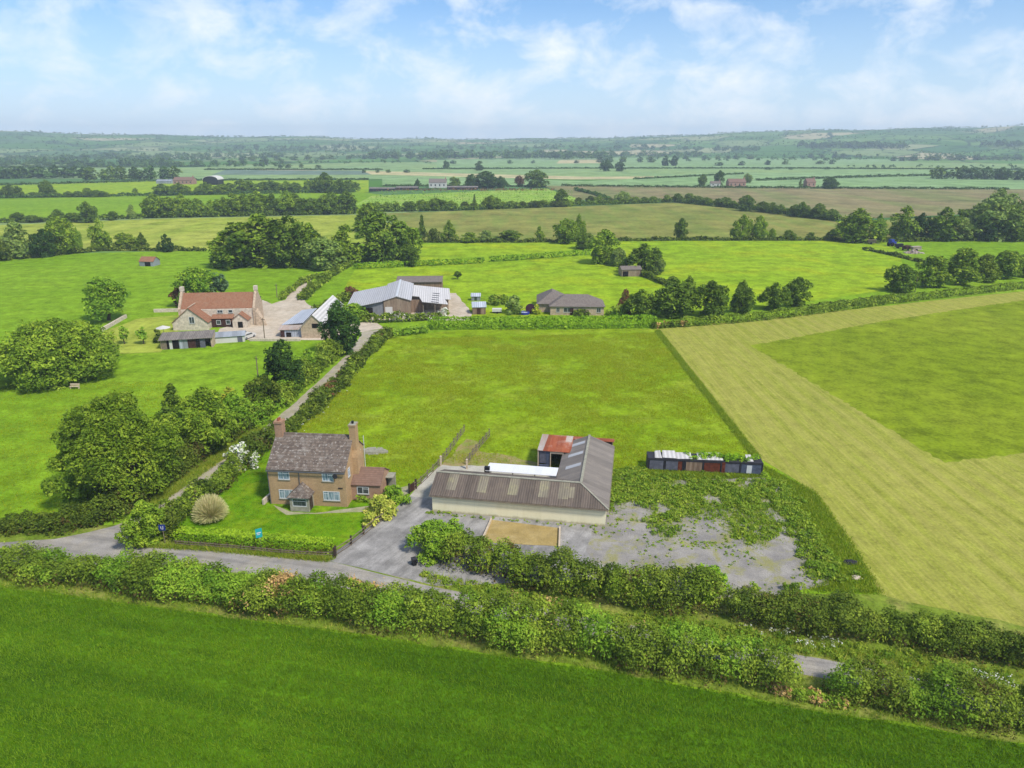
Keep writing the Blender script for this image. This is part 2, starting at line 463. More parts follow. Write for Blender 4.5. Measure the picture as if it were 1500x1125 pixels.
# ------------------------------------------------------------------ materials of the land
def ground_mat():
    """the far plain and hills: a patchwork of fields parted by dark hedges"""
    t = NT('far_fields')
    p = t.pos((1 / 230., 1 / 330., 0), .35)
    wob = t.noise(p, 1.6, 2, .5)
    pw = t.n('ShaderNodeVectorMath', operation='ADD')
    sc = t.n('ShaderNodeVectorMath', operation='SCALE'); 
    cx = t.n('ShaderNodeCombineXYZ'); t.l(wob, cx.inputs[0]); t.l(wob, cx.inputs[1])
    t.l(cx.outputs[0], sc.inputs[0]); sc.inputs['Scale'].default_value = .35
    t.l(p, pw.inputs[0]); t.l(sc.outputs[0], pw.inputs[1])
    vo = t.n('ShaderNodeTexVoronoi', distance='CHEBYCHEV'); t.l(pw.outputs[0], vo.inputs['Vector']); vo.inputs['Scale'].default_value = 1.0
    rc = t.sep(vo.outputs['Color'])
    col = t.ramp(rc[0], [(0, A(96, 142, 62)), (.22, A(128, 164, 84)), (.36, A(88, 132, 70)), (.5, A(150, 172, 108)), (.62, A(112, 156, 76)),
                         (.74, A(176, 184, 130)), (.84, A(104, 142, 84)), (.93, A(206, 196, 150))], 'CONSTANT')
    ve = t.n('ShaderNodeTexVoronoi', feature='DISTANCE_TO_EDGE'); t.l(pw.outputs[0], ve.inputs['Vector']); ve.inputs['Scale'].default_value = 1.0
    col = t.mix(t.ramp(ve.outputs['Distance'], [(.012, 1.), (.03, 0.)]), col, A(52, 84, 50))
    sp = t.noise(t.pos((1 / 60., 1 / 90., 1 / 60.)), 1., 6, .75)
    col = t.mix(t.ramp(sp, [(.56, 0.), (.62, 1.)]), col, A(54, 88, 52))
    return t.finish(col, 1., 0.)

M = {}
M['far'] = ground_mat()
HEDGE_A = math.atan2(at(900, 988)[1] - at(0, 862)[1], at(900, 988)[0] - at(0, 862)[0])
M['crop'] = field_mat('young_cereal', A(88, 130, 16), A(106, 150, 22), A(68, 106, 14), .05, .4, 3.2, (HEDGE_A, .03, .32), .8, .6, None, (HEDGE_A + R(88), 3.1, .35))
M['pasture'] = field_mat('pasture', A(134, 172, 34), A(150, 184, 44), A(116, 158, 28), .02, .25, 1.6, (0.12, .02, .2), .4, .4)
M['paddock'] = field_mat('rough_paddock', A(138, 168, 26), A(152, 177, 36), A(164, 176, 56), .035, .33, 1.7, None, .5, .7)
M['meadow'] = field_mat('buttercup_meadow', A(148, 182, 34), A(162, 190, 40), A(182, 194, 36), .02, .16, .9, None, .5, .4)
M['lawn'] = field_mat('lawn', A(106, 154, 20), A(122, 164, 26), A(150, 172, 36), .12, .8, 4., None, .5, .5)
M['hay'] = field_mat('cut_hay', A(168, 172, 70), A(160, 168, 64), A(202, 190, 108), .02, .4, 3.0, (R(1), 1.6, .03), .35, .4, None, (R(1), 3.4, .32))
M['uncut'] = field_mat('uncut_ley', A(136, 156, 30), A(150, 166, 42), A(126, 148, 28), .025, .22, 1.8, (R(70), .015, .1), .5, .5)
M['olive'] = field_mat('thin_maize', A(148, 152, 74), A(160, 156, 82), A(128, 152, 66), .008, .05, .5, (R(90), .012, .08), .6, .2, (R(78), 9.))
M['brown'] = field_mat('brown_arable', A(156, 142, 100), A(162, 150, 104), A(136, 146, 84), .006, .04, .4, (R(88), .004, .03), .8, .2)
M['straw'] = field_mat('dry_meadow', A(172, 184, 70), A(184, 190, 84), A(152, 176, 58), .01, .08, .6, (R(90), .01, .06), .6, .3)
M['teal'] = field_mat('green_corn', A(150, 182, 118), A(158, 188, 128), A(142, 176, 106), .004, .03, .3, (R(86), .004, .02), .5, .1)
M['tealb'] = field_mat('green_corn_yellow', A(156, 182, 112), A(148, 180, 118), A(166, 184, 108), .004, .03, .3, None, .5, .1)
M['cream'] = field_mat('stubble', A(224, 206, 152), A(212, 200, 150), A(196, 192, 132), .006, .03, .3, None, .5, .1)
M['plastic'] = field_mat('netted_crop', A(124, 146, 124), A(134, 154, 136), A(110, 134, 108), .006, .03, .3, (R(0), .05, .003), .6, .1)
M['nursery'] = field_mat('nursery_ground', A(166, 198, 80), A(154, 190, 70), A(182, 196, 100), .02, .1, .6, None, .5, .2)

def tarmac(name, c, dirt, amt, scale=.3, ang=None):
    t = NT(name); p = t.pos()
    col = t.mix(t.ramp(t.noise(p, scale, 6, .65), [(.42, 0.), (.62, amt)]), c, dirt)
    col = t.mix(1., col, t.ramp(t.noise(p, 9, 3, .7), [(.3, .75), (.5, 1.), (.7, 1.2)]), 'MULTIPLY')
    if ang is not None:
        tr = t.noise(t.pos((.06, 1.1, 1), -ang), 1., 4, .6)
        col = t.mix(1., col, t.ramp(tr, [(.36, .8), (.5, 1.), (.64, 1.12)]), 'MULTIPLY')
    q = t.noise(p, .55, 4, .6)
    col = t.mix(1., col, t.ramp(q, [(.3, .84), (.6, 1.08)]), 'MULTIPLY')
    return t.finish(col, .9, .15, t.noise(p, 20, 3, .6), .3, .03)
M['road'] = tarmac('road_tarmac', A(172, 166, 158), A(188, 178, 158), .7, .3, R(-12))
M['drive'] = tarmac('drive_tarmac', A(182, 177, 170), A(146, 142, 136), .9, .3, R(62))
M['concrete'] = tarmac('yard_concrete', A(208, 202, 186), A(184, 178, 156), .7)
M['farmyard'] = tarmac('farmyard_concrete', A(226, 210, 186), A(206, 188, 162), .8, .15)
M['laneway'] = tarmac('lane_tarmac', A(196, 184, 166), A(176, 172, 122), .6, .4)
M['path'] = tarmac('path_slabs', A(188, 180, 150), A(150, 160, 100), .6, .6)
M['bare'] = tarmac('bare_earth', A(178, 158, 108), A(150, 166, 70), .8, .5)
def gravel_mat():
    t = NT('gravel_lot'); p = t.pos()
    col = t.mix(t.ramp(t.noise(p, .22, 6, .7), [(.42, 0.), (.6, 1.)]), A(156, 150, 143), A(184, 177, 166))
    col = t.mix(t.ramp(t.noise(p, .4, 6, .75, .6), [(.5, 0.), (.62, .85)]), col, A(168, 164, 100))
    col = t.mix(1., col, t.ramp(t.noise(p, 7, 4, .8), [(.3, .65), (.5, 1.), (.7, 1.3)]), 'MULTIPLY')
    return t.finish(col, .95, .1, t.noise(p, 14, 4, .7), .5, .05)
M['gravel'] = gravel_mat()
M['verge'] = field_mat('verge_grass', A(120, 146, 44), A(138, 156, 56), A(182, 172, 98), .15, .8, 3., None, .5, .6)

# ------------------------------------------------------------------ the land
def struct(o): o['kind'] = 'structure'; return o

def ground_sheet():
    m = MB()
    th = sorted(set(list(np.linspace(-180, 180, 37)) + list(np.linspace(-48, 48, 129))))[:-1]
    rr = [0.01, 400, 1000, 1700, 2300] + list(np.linspace(2400, 4700, 50)) + [4900, 5100]
    n = len(th)
    for r in rr:
        for a in th:
            x = r * math.sin(R(a)); y = r * math.cos(R(a))
            m.v.append((x, y, float(hill(x, y)) if r > 2300 else 0.0))
    for i in range(len(rr) - 1):
        for k in range(n):
            j = (k + 1) % n
            m.f.append((i * n + k, i * n + j, (i + 1) * n + j, (i + 1) * n + k)); m.mi.append(0)
    o = m.build('ground', M['far'], fix=False)
    for p in o.data.polygons: p.use_smooth = True
    o.data.update()
    if o.data.polygons[500].normal.z < 0: o.data.flip_normals()
    return struct(o)
ground_sheet()

_z = [0.01]
def G(pts): return [at(u, v) for u, v in pts]
def ragged(poly, step, amp, seed=1):
    rnd = random.Random(seed); out = []
    for i in range(len(poly)):
        a = poly[i]; b = poly[(i + 1) % len(poly)]; d = math.dist(a, b); k = max(1, int(d / step))
        nx, ny = (b[1] - a[1]) / max(d, 1e-6), -(b[0] - a[0]) / max(d, 1e-6)
        for q in range(k):
            t = q / k; o = rnd.uniform(-amp, amp) if q else 0
            out.append((a[0] + (b[0] - a[0]) * t + nx * o, a[1] + (b[1] - a[1]) * t + ny * o))
    return out
def sheet(name, poly, mat, dz=.006, rag=None, seed=1):
    _z[0] += dz
    if rag: poly = ragged(poly, rag[0], rag[1], seed)
    me = bpy.data.meshes.new(name); me.from_pydata([(x, y, _z[0]) for x, y in poly], [], [tuple(range(len(poly)))])
    me.materials.append(M[mat]); me.update()
    if me.polygons[0].normal.z < 0: me.flip_normals()
    o = bpy.data.objects.new(name, me); COL.objects.link(o)
    return struct(o)

# far fields, read off the photograph from the back to the front
for nm, pts, mt in [
    ('corn_field', [(-400, 262), (-400, 246), (250, 246), (520, 238), (900, 236), (1180, 236), (1500, 240), (2000, 244), (2000, 262)], 'tealb'),
    ('corn_field', [(640, 234), (1050, 226), (1330, 226), (1340, 236), (1180, 246), (640, 247)], 'teal'),
    ('stubble_field', [(380, 248), (560, 251), (860, 259), (1000, 258), (1000, 262), (840, 263), (560, 256), (380, 251)], 'cream'),
    ('stubble_field', [(820, 234.5), (880, 234), (880, 239), (815, 239.5)], 'cream'),
    ('stubble_field', [(1226, 220), (1330, 219.5), (1338, 223.5), (1226, 224.5)], 'cream'),
    ('netted_field', [(330, 249), (530, 250), (545, 256), (310, 256)], 'plastic'),
    ('corn_field', [(560, 258), (860, 265), (1090, 254), (1500, 248), (1700, 250), (1700, 278), (1480, 277), (1250, 276), (820, 272), (560, 272)], 'teal'),
    ('grass_field', [(-300, 274), (0, 271), (260, 264), (540, 264), (540, 282), (0, 288), (-300, 290)], 'meadow'),
    ('grass_field', [(-300, 294), (0, 290), (520, 281), (560, 285), (560, 311), (225, 317), (0, 326), (-300, 340)], 'pasture'),
    ('brown_field', [(795, 272), (1480, 277), (1700, 279), (1800, 310), (1500, 310), (1235, 322), (1100, 306), (985, 293), (850, 293), (820, 280)], 'brown'),
    ('nursery_field', [(520, 300), (545, 287), (800, 276), (850, 292), (845, 300), (560, 309)], 'nursery'),
    ('dry_field', [(-300, 348), (0, 330), (225, 321), (520, 315), (580, 330), (580, 356), (250, 368), (100, 368), (-300, 388)], 'straw'),
    ('maize_field', [(560, 313), (830, 303), (985, 297), (1060, 302), (1225, 325), (1235, 352), (1000, 351), (820, 354), (610, 354)], 'olive'),
    ('olive_field', [(1225, 326), (1500, 312), (1800, 312), (1800, 352), (1235, 352)], 'olive'),
    ('pasture', [(-600, 372), (0, 377), (100, 372), (250, 368), (600, 355), (1500, 352), (2100, 352), (2600, 700), (2600, 1125), (-1200, 1125), (-1200, 700)], 'pasture'),
    ('meadow', [(520, 395), (560, 360), (820, 353), (1300, 353), (1320, 380), (1330, 420), (1200, 440), (960, 468), (560, 465), (500, 430)], 'meadow'),
]:
    sheet(nm, G(pts), mt, .006)
sheet('rough_paddock', G([(558, 494), (700, 482), (962, 482), (1112, 672), (1140, 690), (940, 705), (900, 690), (700, 690), (645, 690), (605, 715), (560, 712), (420, 690), (395, 640), (440, 600), (500, 545)]), 'paddock', .004, (4, .5))
hay_px = [(963, 483), (1000, 479), (1150, 464), (1330, 445), (1500, 427), (1760, 400), (2100, 520), (2100, 1100), (1500, 950), (1330, 905), (1290, 880), (1245, 800), (1190, 722), (1112, 672)]
sheet('hay_field', G(hay_px), 'hay', .004, (3, .35))
uncut_px = [(1100, 507), (1180, 492), (1300, 470), (1500, 440), (1760, 415), (2000, 560), (1700, 632), (1500, 664), (1384, 679)]
UNCUT = ragged(G(uncut_px), .7, .4, 4)
sheet('standing_ley', UNCUT, 'uncut', .004)
CROP = G([(-500, 810), (-100, 848), (0, 862), (450, 922), (900, 988), (1200, 1045), (1500, 1092)]) + [at(1760, 1135), (60, 10), (-60, 10)]
sheet('crop_field', CROP, 'crop', .004)
# roads, yards and paths
ROADN = [(-260, 800), (0, 796), (80, 791), (130, 781), (172, 771), (205, 800), (300, 806), (400, 816), (480, 823), (560, 843), (620, 858), (800, 893), (1000, 932), (1200, 966), (1320, 990), (1500, 1028), (1700, 1075)]
ROADS = [(1700, 1118), (1500, 1062), (1320, 1018), (1200, 994), (1000, 958), (800, 920), (620, 886), (560, 872), (400, 846), (300, 836), (150, 828), (0, 828), (-260, 836)]
sheet('roadside_verge', G([(-260, 770), (120, 770), (240, 772), (300, 780), (480, 808), (600, 790), (900, 880), (1060, 868), (1290, 872), (1500, 920), (1700, 970), (1700, 1150), (1500, 1090), (1200, 1043), (900, 986), (450, 920), (0, 860), (-260, 840)]), 'verge', .004, (2, .3))
sheet('lane', G([(150, 800), (150, 778), (172, 770), (205, 756), (228, 740), (302, 690), (382, 632), (424, 598), (472, 555), (508, 520), (526, 496), (531, 486), (566, 483), (552, 497), (520, 528), (486, 562), (440, 606), (400, 641), (330, 704), (262, 752), (226, 778), (212, 806), (150, 808)]), 'laneway', .004, (1.5, .12))
sheet('road', G(ROADN + ROADS), 'road', .004, (1.5, .07))
sheet('lawn', G([(256, 792), (262, 770), (300, 718), (345, 676), (400, 640), (420, 660), (470, 668), (560, 700), (585, 728), (556, 765), (490, 806), (480, 812), (360, 800)]), 'lawn', .004, (2, .1))
sheet('tarmac_drive', G([(482, 823), (500, 803), (540, 774), (585, 741), (612, 719), (660, 712), (930, 700), (930, 790), (890, 850), (640, 860), (600, 850), (560, 841)]), 'drive', .004, (1.2, .08))
sheet('concrete_yard', G([(600, 728), (612, 714), (630, 694), (648, 682), (700, 683), (800, 688), (870, 700), (870, 740), (634, 732)]), 'concrete', .004, (2, .06))
GRAVEL = G([(868, 742), (905, 735), (940, 738), (955, 700), (1112, 695), (1150, 722), (1192, 790), (1215, 858), (1090, 880), (985, 872), (860, 830)])
sheet('gravel_lot', GRAVEL, 'gravel', .004, (1.5, .4))
sheet('bare_track', G([(648, 682), (668, 660), (684, 644), (700, 648), (702, 662), (740, 668), (790, 680), (790, 690), (700, 684)]), 'bare', .004, (1.2, .35))
sheet('house_path', G([(400, 741), (425, 751), (462, 753), (545, 742), (570, 722), (600, 712), (612, 716), (590, 728), (552, 750), (512, 752), (420, 756)]), 'path', .004, (1.2, .1))
sheet('farmyard', G([(318, 492), (366, 499), (480, 499), (500, 492), (548, 484), (566, 482), (548, 470), (500, 478), (482, 470), (440, 436), (452, 418), (458, 408), (448, 410), (424, 428), (418, 440), (398, 446), (384, 440), (372, 470), (322, 482)]), 'farmyard', .004, (3, .3))
sheet('farmyard', G([(540, 470), (690, 470), (692, 460), (668, 430), (648, 430), (645, 440), (560, 440)]), 'farmyard', .004, (3, .3))
sheet('farm_garden', G([(150, 488), (200, 468), (262, 462), (262, 490), (235, 517), (150, 520)]), 'straw', .004, (3, .3))
# kerb across the mouth of the drive and worn give-way dashes
M['kerb'] = simple_mat('kerb_stone', A(176, 166, 138), .9, .1, .3, 2)
def polyline(name, pts, w, h, mat, z0=0.0):
    m = MB()
    for a, b in zip(pts[:-1], pts[1:]): m.beam((a[0], a[1], z0 + h / 2), (b[0], b[1], z0 + h / 2), w, h)
    return m.build(name, mat)
struct(polyline('kerb', G([(474, 825), (500, 826), (530, 832), (562, 841), (600, 851)]), .14, .13, M['kerb']))
M['paint'] = simple_mat('worn_paint', A(214, 212, 200), .8, .1, .3, 3)
m = MB()
for (u0, v0), (u1, v1) in [((176, 801), (183, 797)), ((186, 795), (193, 791)), ((197, 788), (203, 784))]:
    (a, b), (c, d) = at(u0, v0), at(u1, v1); dx, dy = c - a, d - b; l = math.hypot(dx, dy); nx, ny = -dy / l * .07, dx / l * .07
    m.poly([(a + nx, b + ny, _z[0] + .006), (a - nx, b - ny, _z[0] + .006), (c - nx, d - ny, _z[0] + .006), (c + nx, d + ny, _z[0] + .006)])
struct(m.build('road_marking', M['paint']))
# ------------------------------------------------------------------ building materials
def brick_mat(name, c1, c2, mortar, k=1.0):
    t = NT(name); s = t.sep(t.pos(obj=True))
    cb = t.n('ShaderNodeCombineXYZ'); t.l(t.math('ADD', s[0], s[1]), cb.inputs[0]); t.l(s[2], cb.inputs[1])
    b = t.n('ShaderNodeTexBrick'); t.l(cb.outputs[0], b.inputs['Vector'])
    b.inputs['Color1'].default_value = c1; b.inputs['Color2'].default_value = c2; b.inputs['Mortar'].default_value = mortar
    b.inputs['Scale'].default_value = 1.0; b.inputs['Mortar Size'].default_value = .012; b.inputs['Brick Width'].default_value = .23; b.inputs['Row Height'].default_value = .078
    n = t.noise(t.pos(obj=True), .8, 5, .7); f = t.noise(t.pos(obj=True), 6., 4, .7)
    col = t.mix(1., b.outputs[0], t.ramp(n, [(.3, .82), (.55, 1.), (.75, 1.15)]), 'MULTIPLY')
    col = t.mix(1., col, t.ramp(f, [(.3, .85), (.7, 1.15)]), 'MULTIPLY')
    return t.finish(col, .9, .15, b.outputs[1], .3, .01)
def tile_mat(name, c1, c2, lichen, amt=.6, row=.17, sp=(.6, .64)):
    t = NT(name); p = t.pos(obj=True); s = t.sep(p)
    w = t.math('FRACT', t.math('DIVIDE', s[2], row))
    row_id = t.math('FLOOR', t.math('DIVIDE', s[2], row))
    cb = t.n('ShaderNodeCombineXYZ')
    t.l(t.math('FLOOR', t.math('DIVIDE', t.math('ADD', s[0], t.math('MULTIPLY', row_id, .17)), .34)), cb.inputs[0]); t.l(row_id, cb.inputs[1])
    t.l(t.math('FLOOR', t.math('DIVIDE', s[1], 1.0)), cb.inputs[2])
    wn = t.n('ShaderNodeTexWhiteNoise'); t.l(cb.outputs[0], wn.inputs[0])
    col = t.mix(wn.outputs[0], c1, c2)
    col = t.mix(t.math('MULTIPLY', t.ramp(t.noise(p, 1.1, 6, .75), [(.5, 0.), (.75, 1.)]), amt), col, lichen)
    col = t.mix(t.ramp(t.noise(p, 3.2, 3, .6), [(sp[0], 0.), (sp[1], amt)]), col, lichen)
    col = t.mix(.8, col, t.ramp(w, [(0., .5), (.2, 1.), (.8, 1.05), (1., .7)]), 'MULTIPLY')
    return t.finish(col, .85, .2, w, .4, .03)
def corr_mat(name, c1, c2, c3, axis=0, pitch=.146, a1=.8, a2=.7, metal=0.0, rough=.7, sc=.5, fade=.85):
    """corrugated sheet, ribs running across the given object axis"""
    t = NT(name); p = t.pos(obj=True); s = t.sep(p)
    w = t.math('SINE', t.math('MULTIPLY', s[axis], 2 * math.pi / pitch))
    sheetid = t.math('FLOOR', t.math('DIVIDE', s[axis], 1.0))
    wn = t.n('ShaderNodeTexWhiteNoise', noise_dimensions='1D'); t.l(sheetid, wn.inputs['W'])
    st = t.noise(t.pos((1.6 if axis == 0 else .25, .25 if axis == 0 else 1.6, .3), obj=True), 1.4, 6, .75)
    col = t.mix(t.ramp(st, [(.4, 0.), (.6, a1)]), c1, c2)
    col = t.mix(t.ramp(t.noise(p, sc, 6, .75), [(.5, 0.), (.66, a2)]), col, c3)
    col = t.mix(1., col, t.ramp(wn.outputs[0], [(0., fade), (1., 2 - fade)]), 'MULTIPLY')
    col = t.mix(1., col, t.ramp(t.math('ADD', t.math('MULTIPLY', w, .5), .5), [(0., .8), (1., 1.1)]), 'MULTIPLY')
    return t.finish(col, rough, .3, w, .4, .03, metal)
def board_mat(name, c1, c2, axis=0, width=.2):
    t = NT(name); p = t.pos(obj=True); s = t.sep(p)
    src = s[axis] if axis < 3 else t.math('ADD', s[0], s[1])
    wn = t.n('ShaderNodeTexWhiteNoise', noise_dimensions='1D'); t.l(t.math('FLOOR', t.math('DIVIDE', src, width)), wn.inputs['W'])
    col = t.mix(wn.outputs[0], c1, c2)
    fr = t.math('FRACT', t.math('DIVIDE', src, width))
    col = t.mix(.7, col, t.ramp(fr, [(0., .5), (.08, 1.)]), 'MULTIPLY')
    col = t.mix(1., col, t.ramp(t.noise(t.pos((2, 2, .4), obj=True), 1.5, 5, .7), [(.3, .7), (.7, 1.2)]), 'MULTIPLY')
    return t.finish(col, .9, .15, fr, .2, .02)
def glass_mat(name, c1, c2, rough=.12):
    t = NT(name); p = t.pos((4, 4, .5), obj=True)
    col = t.mix(t.ramp(t.noise(p, 1.5, 2, .5), [(.42, 0.), (.58, 1.)]), c1, c2)
    return t.finish(col, rough, .5)

M['brick'] = brick_mat('orange_brick', A(220, 178, 126), A(204, 160, 112), A(206, 182, 146))
M['brick_gable'] = brick_mat('pink_brick', A(204, 158, 126), A(184, 138, 110), A(196, 168, 140))
M['tile'] = tile_mat('dark_roof_tile', A(112, 98, 88), A(140, 124, 110), A(196, 188, 176), .7, .26, (.6, .63))
M['tile_brown'] = tile_mat('brown_roof_tile', A(140, 110, 94), A(154, 122, 104), A(166, 136, 116), .4)
M['tile_red'] = tile_mat('red_clay_tile', A(164, 112, 84), A(178, 128, 98), A(170, 142, 114), .7, .25)
M['tile_grey'] = tile_mat('grey_brown_tile', A(132, 120, 112), A(148, 136, 126), A(160, 150, 138), .5, .25)
M['white'] = simple_mat('white_upvc', A(236, 238, 238), .4, .4, .05, 2)
M['curtain'] = glass_mat('pane_with_net_curtain', A(196, 212, 220), A(120, 146, 160))
M['darkglass'] = glass_mat('dark_pane', A(52, 58, 60), A(90, 98, 100))
M['render'] = simple_mat('grey_stone_render', A(176, 172, 152), .9, .1, .25, 2.5)
M['pot'] = simple_mat('terracotta', A(176, 104, 76), .8, .2, .2, 4)
M['lead'] = simple_mat('lead_grey', A(112, 112, 116), .6, .3, .2, 2)
M['darkwood'] = simple_mat('dark_wood', A(78, 64, 54), .8, .2, .3, 3)
M['greywood'] = simple_mat('weathered_wood', A(146, 132, 112), .9, .1, .3, 3)
M['palewood'] = simple_mat('pale_post', A(226, 206, 176), .8, .1, .2, 3)
M['black'] = simple_mat('black_plastic', A(34, 34, 36), .5, .3, .2, 3)
M['cream'] = None
def cream_mat():
    t = NT('cream_painted_wall'); p = t.pos(obj=True); s = t.sep(p)
    col = t.mix(t.ramp(t.noise(t.pos((1.2, 1.2, .35), obj=True), .8, 6, .7), [(.45, 0.), (.75, .55)]), A(252, 242, 204, .84), A(232, 220, 176, .84))
    col = t.mix(t.ramp(t.math('ADD', s[2], t.math('MULTIPLY', t.noise(p, 1.3, 5, .7), .7)), [(.35, .8), (.75, 0.)]), col, A(168, 156, 112))
    fr = t.math('FRACT', t.math('DIVIDE', s[0], 5.5))
    col = t.mix(.5, col, t.ramp(fr, [(0., .55), (.006, 1.)]), 'MULTIPLY')
    return t.finish(col, .85, .15, t.noise(p, 8, 4, .6), .1, .01)
M['cream_wall'] = cream_mat()
M['corr_front'] = corr_mat('old_fibre_cement', A(112, 99, 88), A(132, 117, 102), A(152, 137, 112), 0, .3, .8, .35)
M['corr_wing'] = corr_mat('old_fibre_cement_wing', A(140, 130, 120), A(156, 145, 132), A(170, 158, 144), 1, .3, .8, .5)
M['moss_light'] = corr_mat('mossy_rooflight', A(156, 146, 122), A(140, 129, 111), A(176, 168, 126), 0, .3, .9, .8)
M['white_sheet'] = corr_mat('white_roof_sheet', A(246, 246, 246, .84), A(236, 236, 236, .84), A(236, 232, 226, .84), 0, .12, .6, .5, fade=.96)
M['rooflight'] = corr_mat('pale_rooflight', A(214, 214, 214), A(196, 196, 198), A(190, 190, 186), 1, .3, .6, .4)
M['rust_roof'] = corr_mat('rusty_roof_sheet', A(186, 104, 66), A(170, 84, 52), A(214, 178, 158), 0, .15, .9, .75, 0, .85, .35, .8)
M['pale_rust'] = corr_mat('bleached_roof_sheet', A(214, 200, 186), A(196, 150, 124), A(226, 222, 216), 0, .15, .6, .6)
M['galv'] = corr_mat('galvanised_sheet', A(176, 182, 188), A(156, 160, 166), A(190, 194, 198), 0, .15, .7, .5, .0, .5)
M['grey_roof'] = corr_mat('grey_fibre_roof', A(214, 212, 212), A(198, 196, 196), A(222, 220, 218), 0, .6, .6, .5, fade=.95)
M['white_roof'] = corr_mat('bleached_fibre_roof', A(236, 231, 226), A(222, 214, 206), A(240, 236, 232), 0, .6, .6, .5, fade=.95)
M['blue_roof'] = corr_mat('blue_grey_sheet', A(214, 220, 230), A(200, 208, 220), A(226, 230, 234), 0, .6, .7, .5)
M['shed_roof'] = corr_mat('lichened_shed_roof', A(136, 126, 116), A(160, 150, 138), A(112, 104, 96), 0, .4, .9, .7)
M['boards'] = board_mat('weathered_boards', A(150, 124, 102), A(176, 150, 126), 3, .35)
M['boards_tan'] = board_mat('tan_cladding', A(178, 158, 134), A(160, 138, 116), 3, .9)
M['grey_clad'] = board_mat('grey_cladding', A(150, 152, 156), A(134, 136, 140), 3, .8)
M['stone'] = simple_mat('rubble_stone', A(232, 216, 194), .95, .1, .3, 1.8)
M['stone_warm'] = simple_mat('warm_stone', A(212, 188, 160), .95, .1, .3, 1.8)
M['dark'] = simple_mat('dark_interior', A(44, 40, 38), .95, .05, .2, 2)
M['grey_panel'] = simple_mat('faded_grey_panel', A(112, 112, 124), .8, .2, .35, 1.6)
M['blue_panel'] = simple_mat('blue_grey_panel', A(96, 104, 124), .8, .2, .35, 1.6)
M['rust_panel'] = simple_mat('rusted_panel', A(122, 66, 48), .9, .1, .4, 1.8)
M['rust_dark'] = simple_mat('dark_rust', A(84, 58, 52), .9, .1, .4, 1.8)
M['frame_dark'] = simple_mat('dark_steel', A(58, 56, 62), .7, .3, .3, 2)
M['pinkhouse'] = simple_mat('pink_brick_far', A(190, 150, 132), .9, .1, .2, .4)
M['farwhite'] = simple_mat('white_wall_far', A(232, 228, 220), .9, .1, .1, .4)
M['ochre'] = tarmac('ochre_slab', A(188, 162, 100), A(202, 178, 122), .7, .4)
M['blue'] = simple_mat('blue_paint', A(44, 64, 170), .5, .4, .15, 2)
M['maroon'] = simple_mat('maroon_fabric', A(82, 44, 62), .8, .2, .2, 2)
M['signblue'] = simple_mat('sign_blue', A(44, 66, 158), .5, .3, .1, 2)
M['teal_sign'] = simple_mat('sign_teal', A(40, 186, 186), .5, .3, .06, 2)
M['tyre'] = simple_mat('tyre_rubber', A(40, 38, 38), .9, .1, .2, 4)

def frame_boxes(m, c, r, n, w, h, t, d0, d1, bars, trans=()):
    """window frame boxes: centre c, right r, outward n; bars = x offsets, trans = z offsets"""
    c, r, n = Vector(c), Vector(r), Vector(n); up = Vector((0, 0, 1))
    def bx(x0, z0, x1, z1, e0=d0, e1=d1):
        P = lambda x, z, d: tuple(c + r * x + up * z + n * d)
        m.hexa([P(x0, z0, e0), P(x1, z0, e0), P(x1, z1, e0), P(x0, z1, e0)], [P(x0, z0, e1), P(x1, z0, e1), P(x1, z1, e1), P(x0, z1, e1)])
    bx(-w / 2, -h / 2, -w / 2 + t, h / 2); bx(w / 2 - t, -h / 2, w / 2, h / 2)
    bx(-w / 2 + t, -h / 2, w / 2 - t, -h / 2 + t); bx(-w / 2 + t, h / 2 - t, w / 2 - t, h / 2)
    for b in bars: bx(b - t * .4, -h / 2 + t, b + t * .4, h / 2 - t, d0, d1 - .01)
    for a, b, z in trans: bx(a, z - t * .35, b, z + t * .35, d0, d1 - .014)
    return bx

def window(parent, c, w, h, r=(1, 0, 0), n=(0, -1, 0), bars=(), trans=(), glass='curtain', sill=True, t=.085, frame='white', label=None):
    m = MB(); frame_boxes(m, c, r, n, w, h, t, -.03, .05, bars, trans)
    o = m.build('window', M[frame], parent)
    if label: o['label'] = label
    g = MB(); C, Rr, N = Vector(c), Vector(r), Vector(n); up = Vector((0, 0, 1))
    P = lambda x, z, d: tuple(C + Rr * x + up * z + N * d)
    a, b = w / 2 - t * .5, h / 2 - t * .5
    g.hexa([P(-a, -b, -.02), P(a, -b, -.02), P(a, b, -.02), P(-a, b, -.02)], [P(-a, -b, .012), P(a, -b, .012), P(a, b, .012), P(-a, b, .012)])
    g.build('pane', M[glass], o)
    if sill:
        s = MB(); s.hexa([P(-w / 2 - .06, -h / 2 - .09, -.02), P(w / 2 + .06, -h / 2 - .09, -.02), P(w / 2 + .06, -h / 2 - .004, -.02), P(-w / 2 - .06, -h / 2 - .004, -.02)],
                         [P(-w / 2 - .06, -h / 2 - .09, .11), P(w / 2 + .06, -h / 2 - .09, .11), P(w / 2 + .06, -h / 2 - .004, .11), P(-w / 2 - .06, -h / 2 - .004, .11)])
        s.build('sill', M['render'], o)
    return o

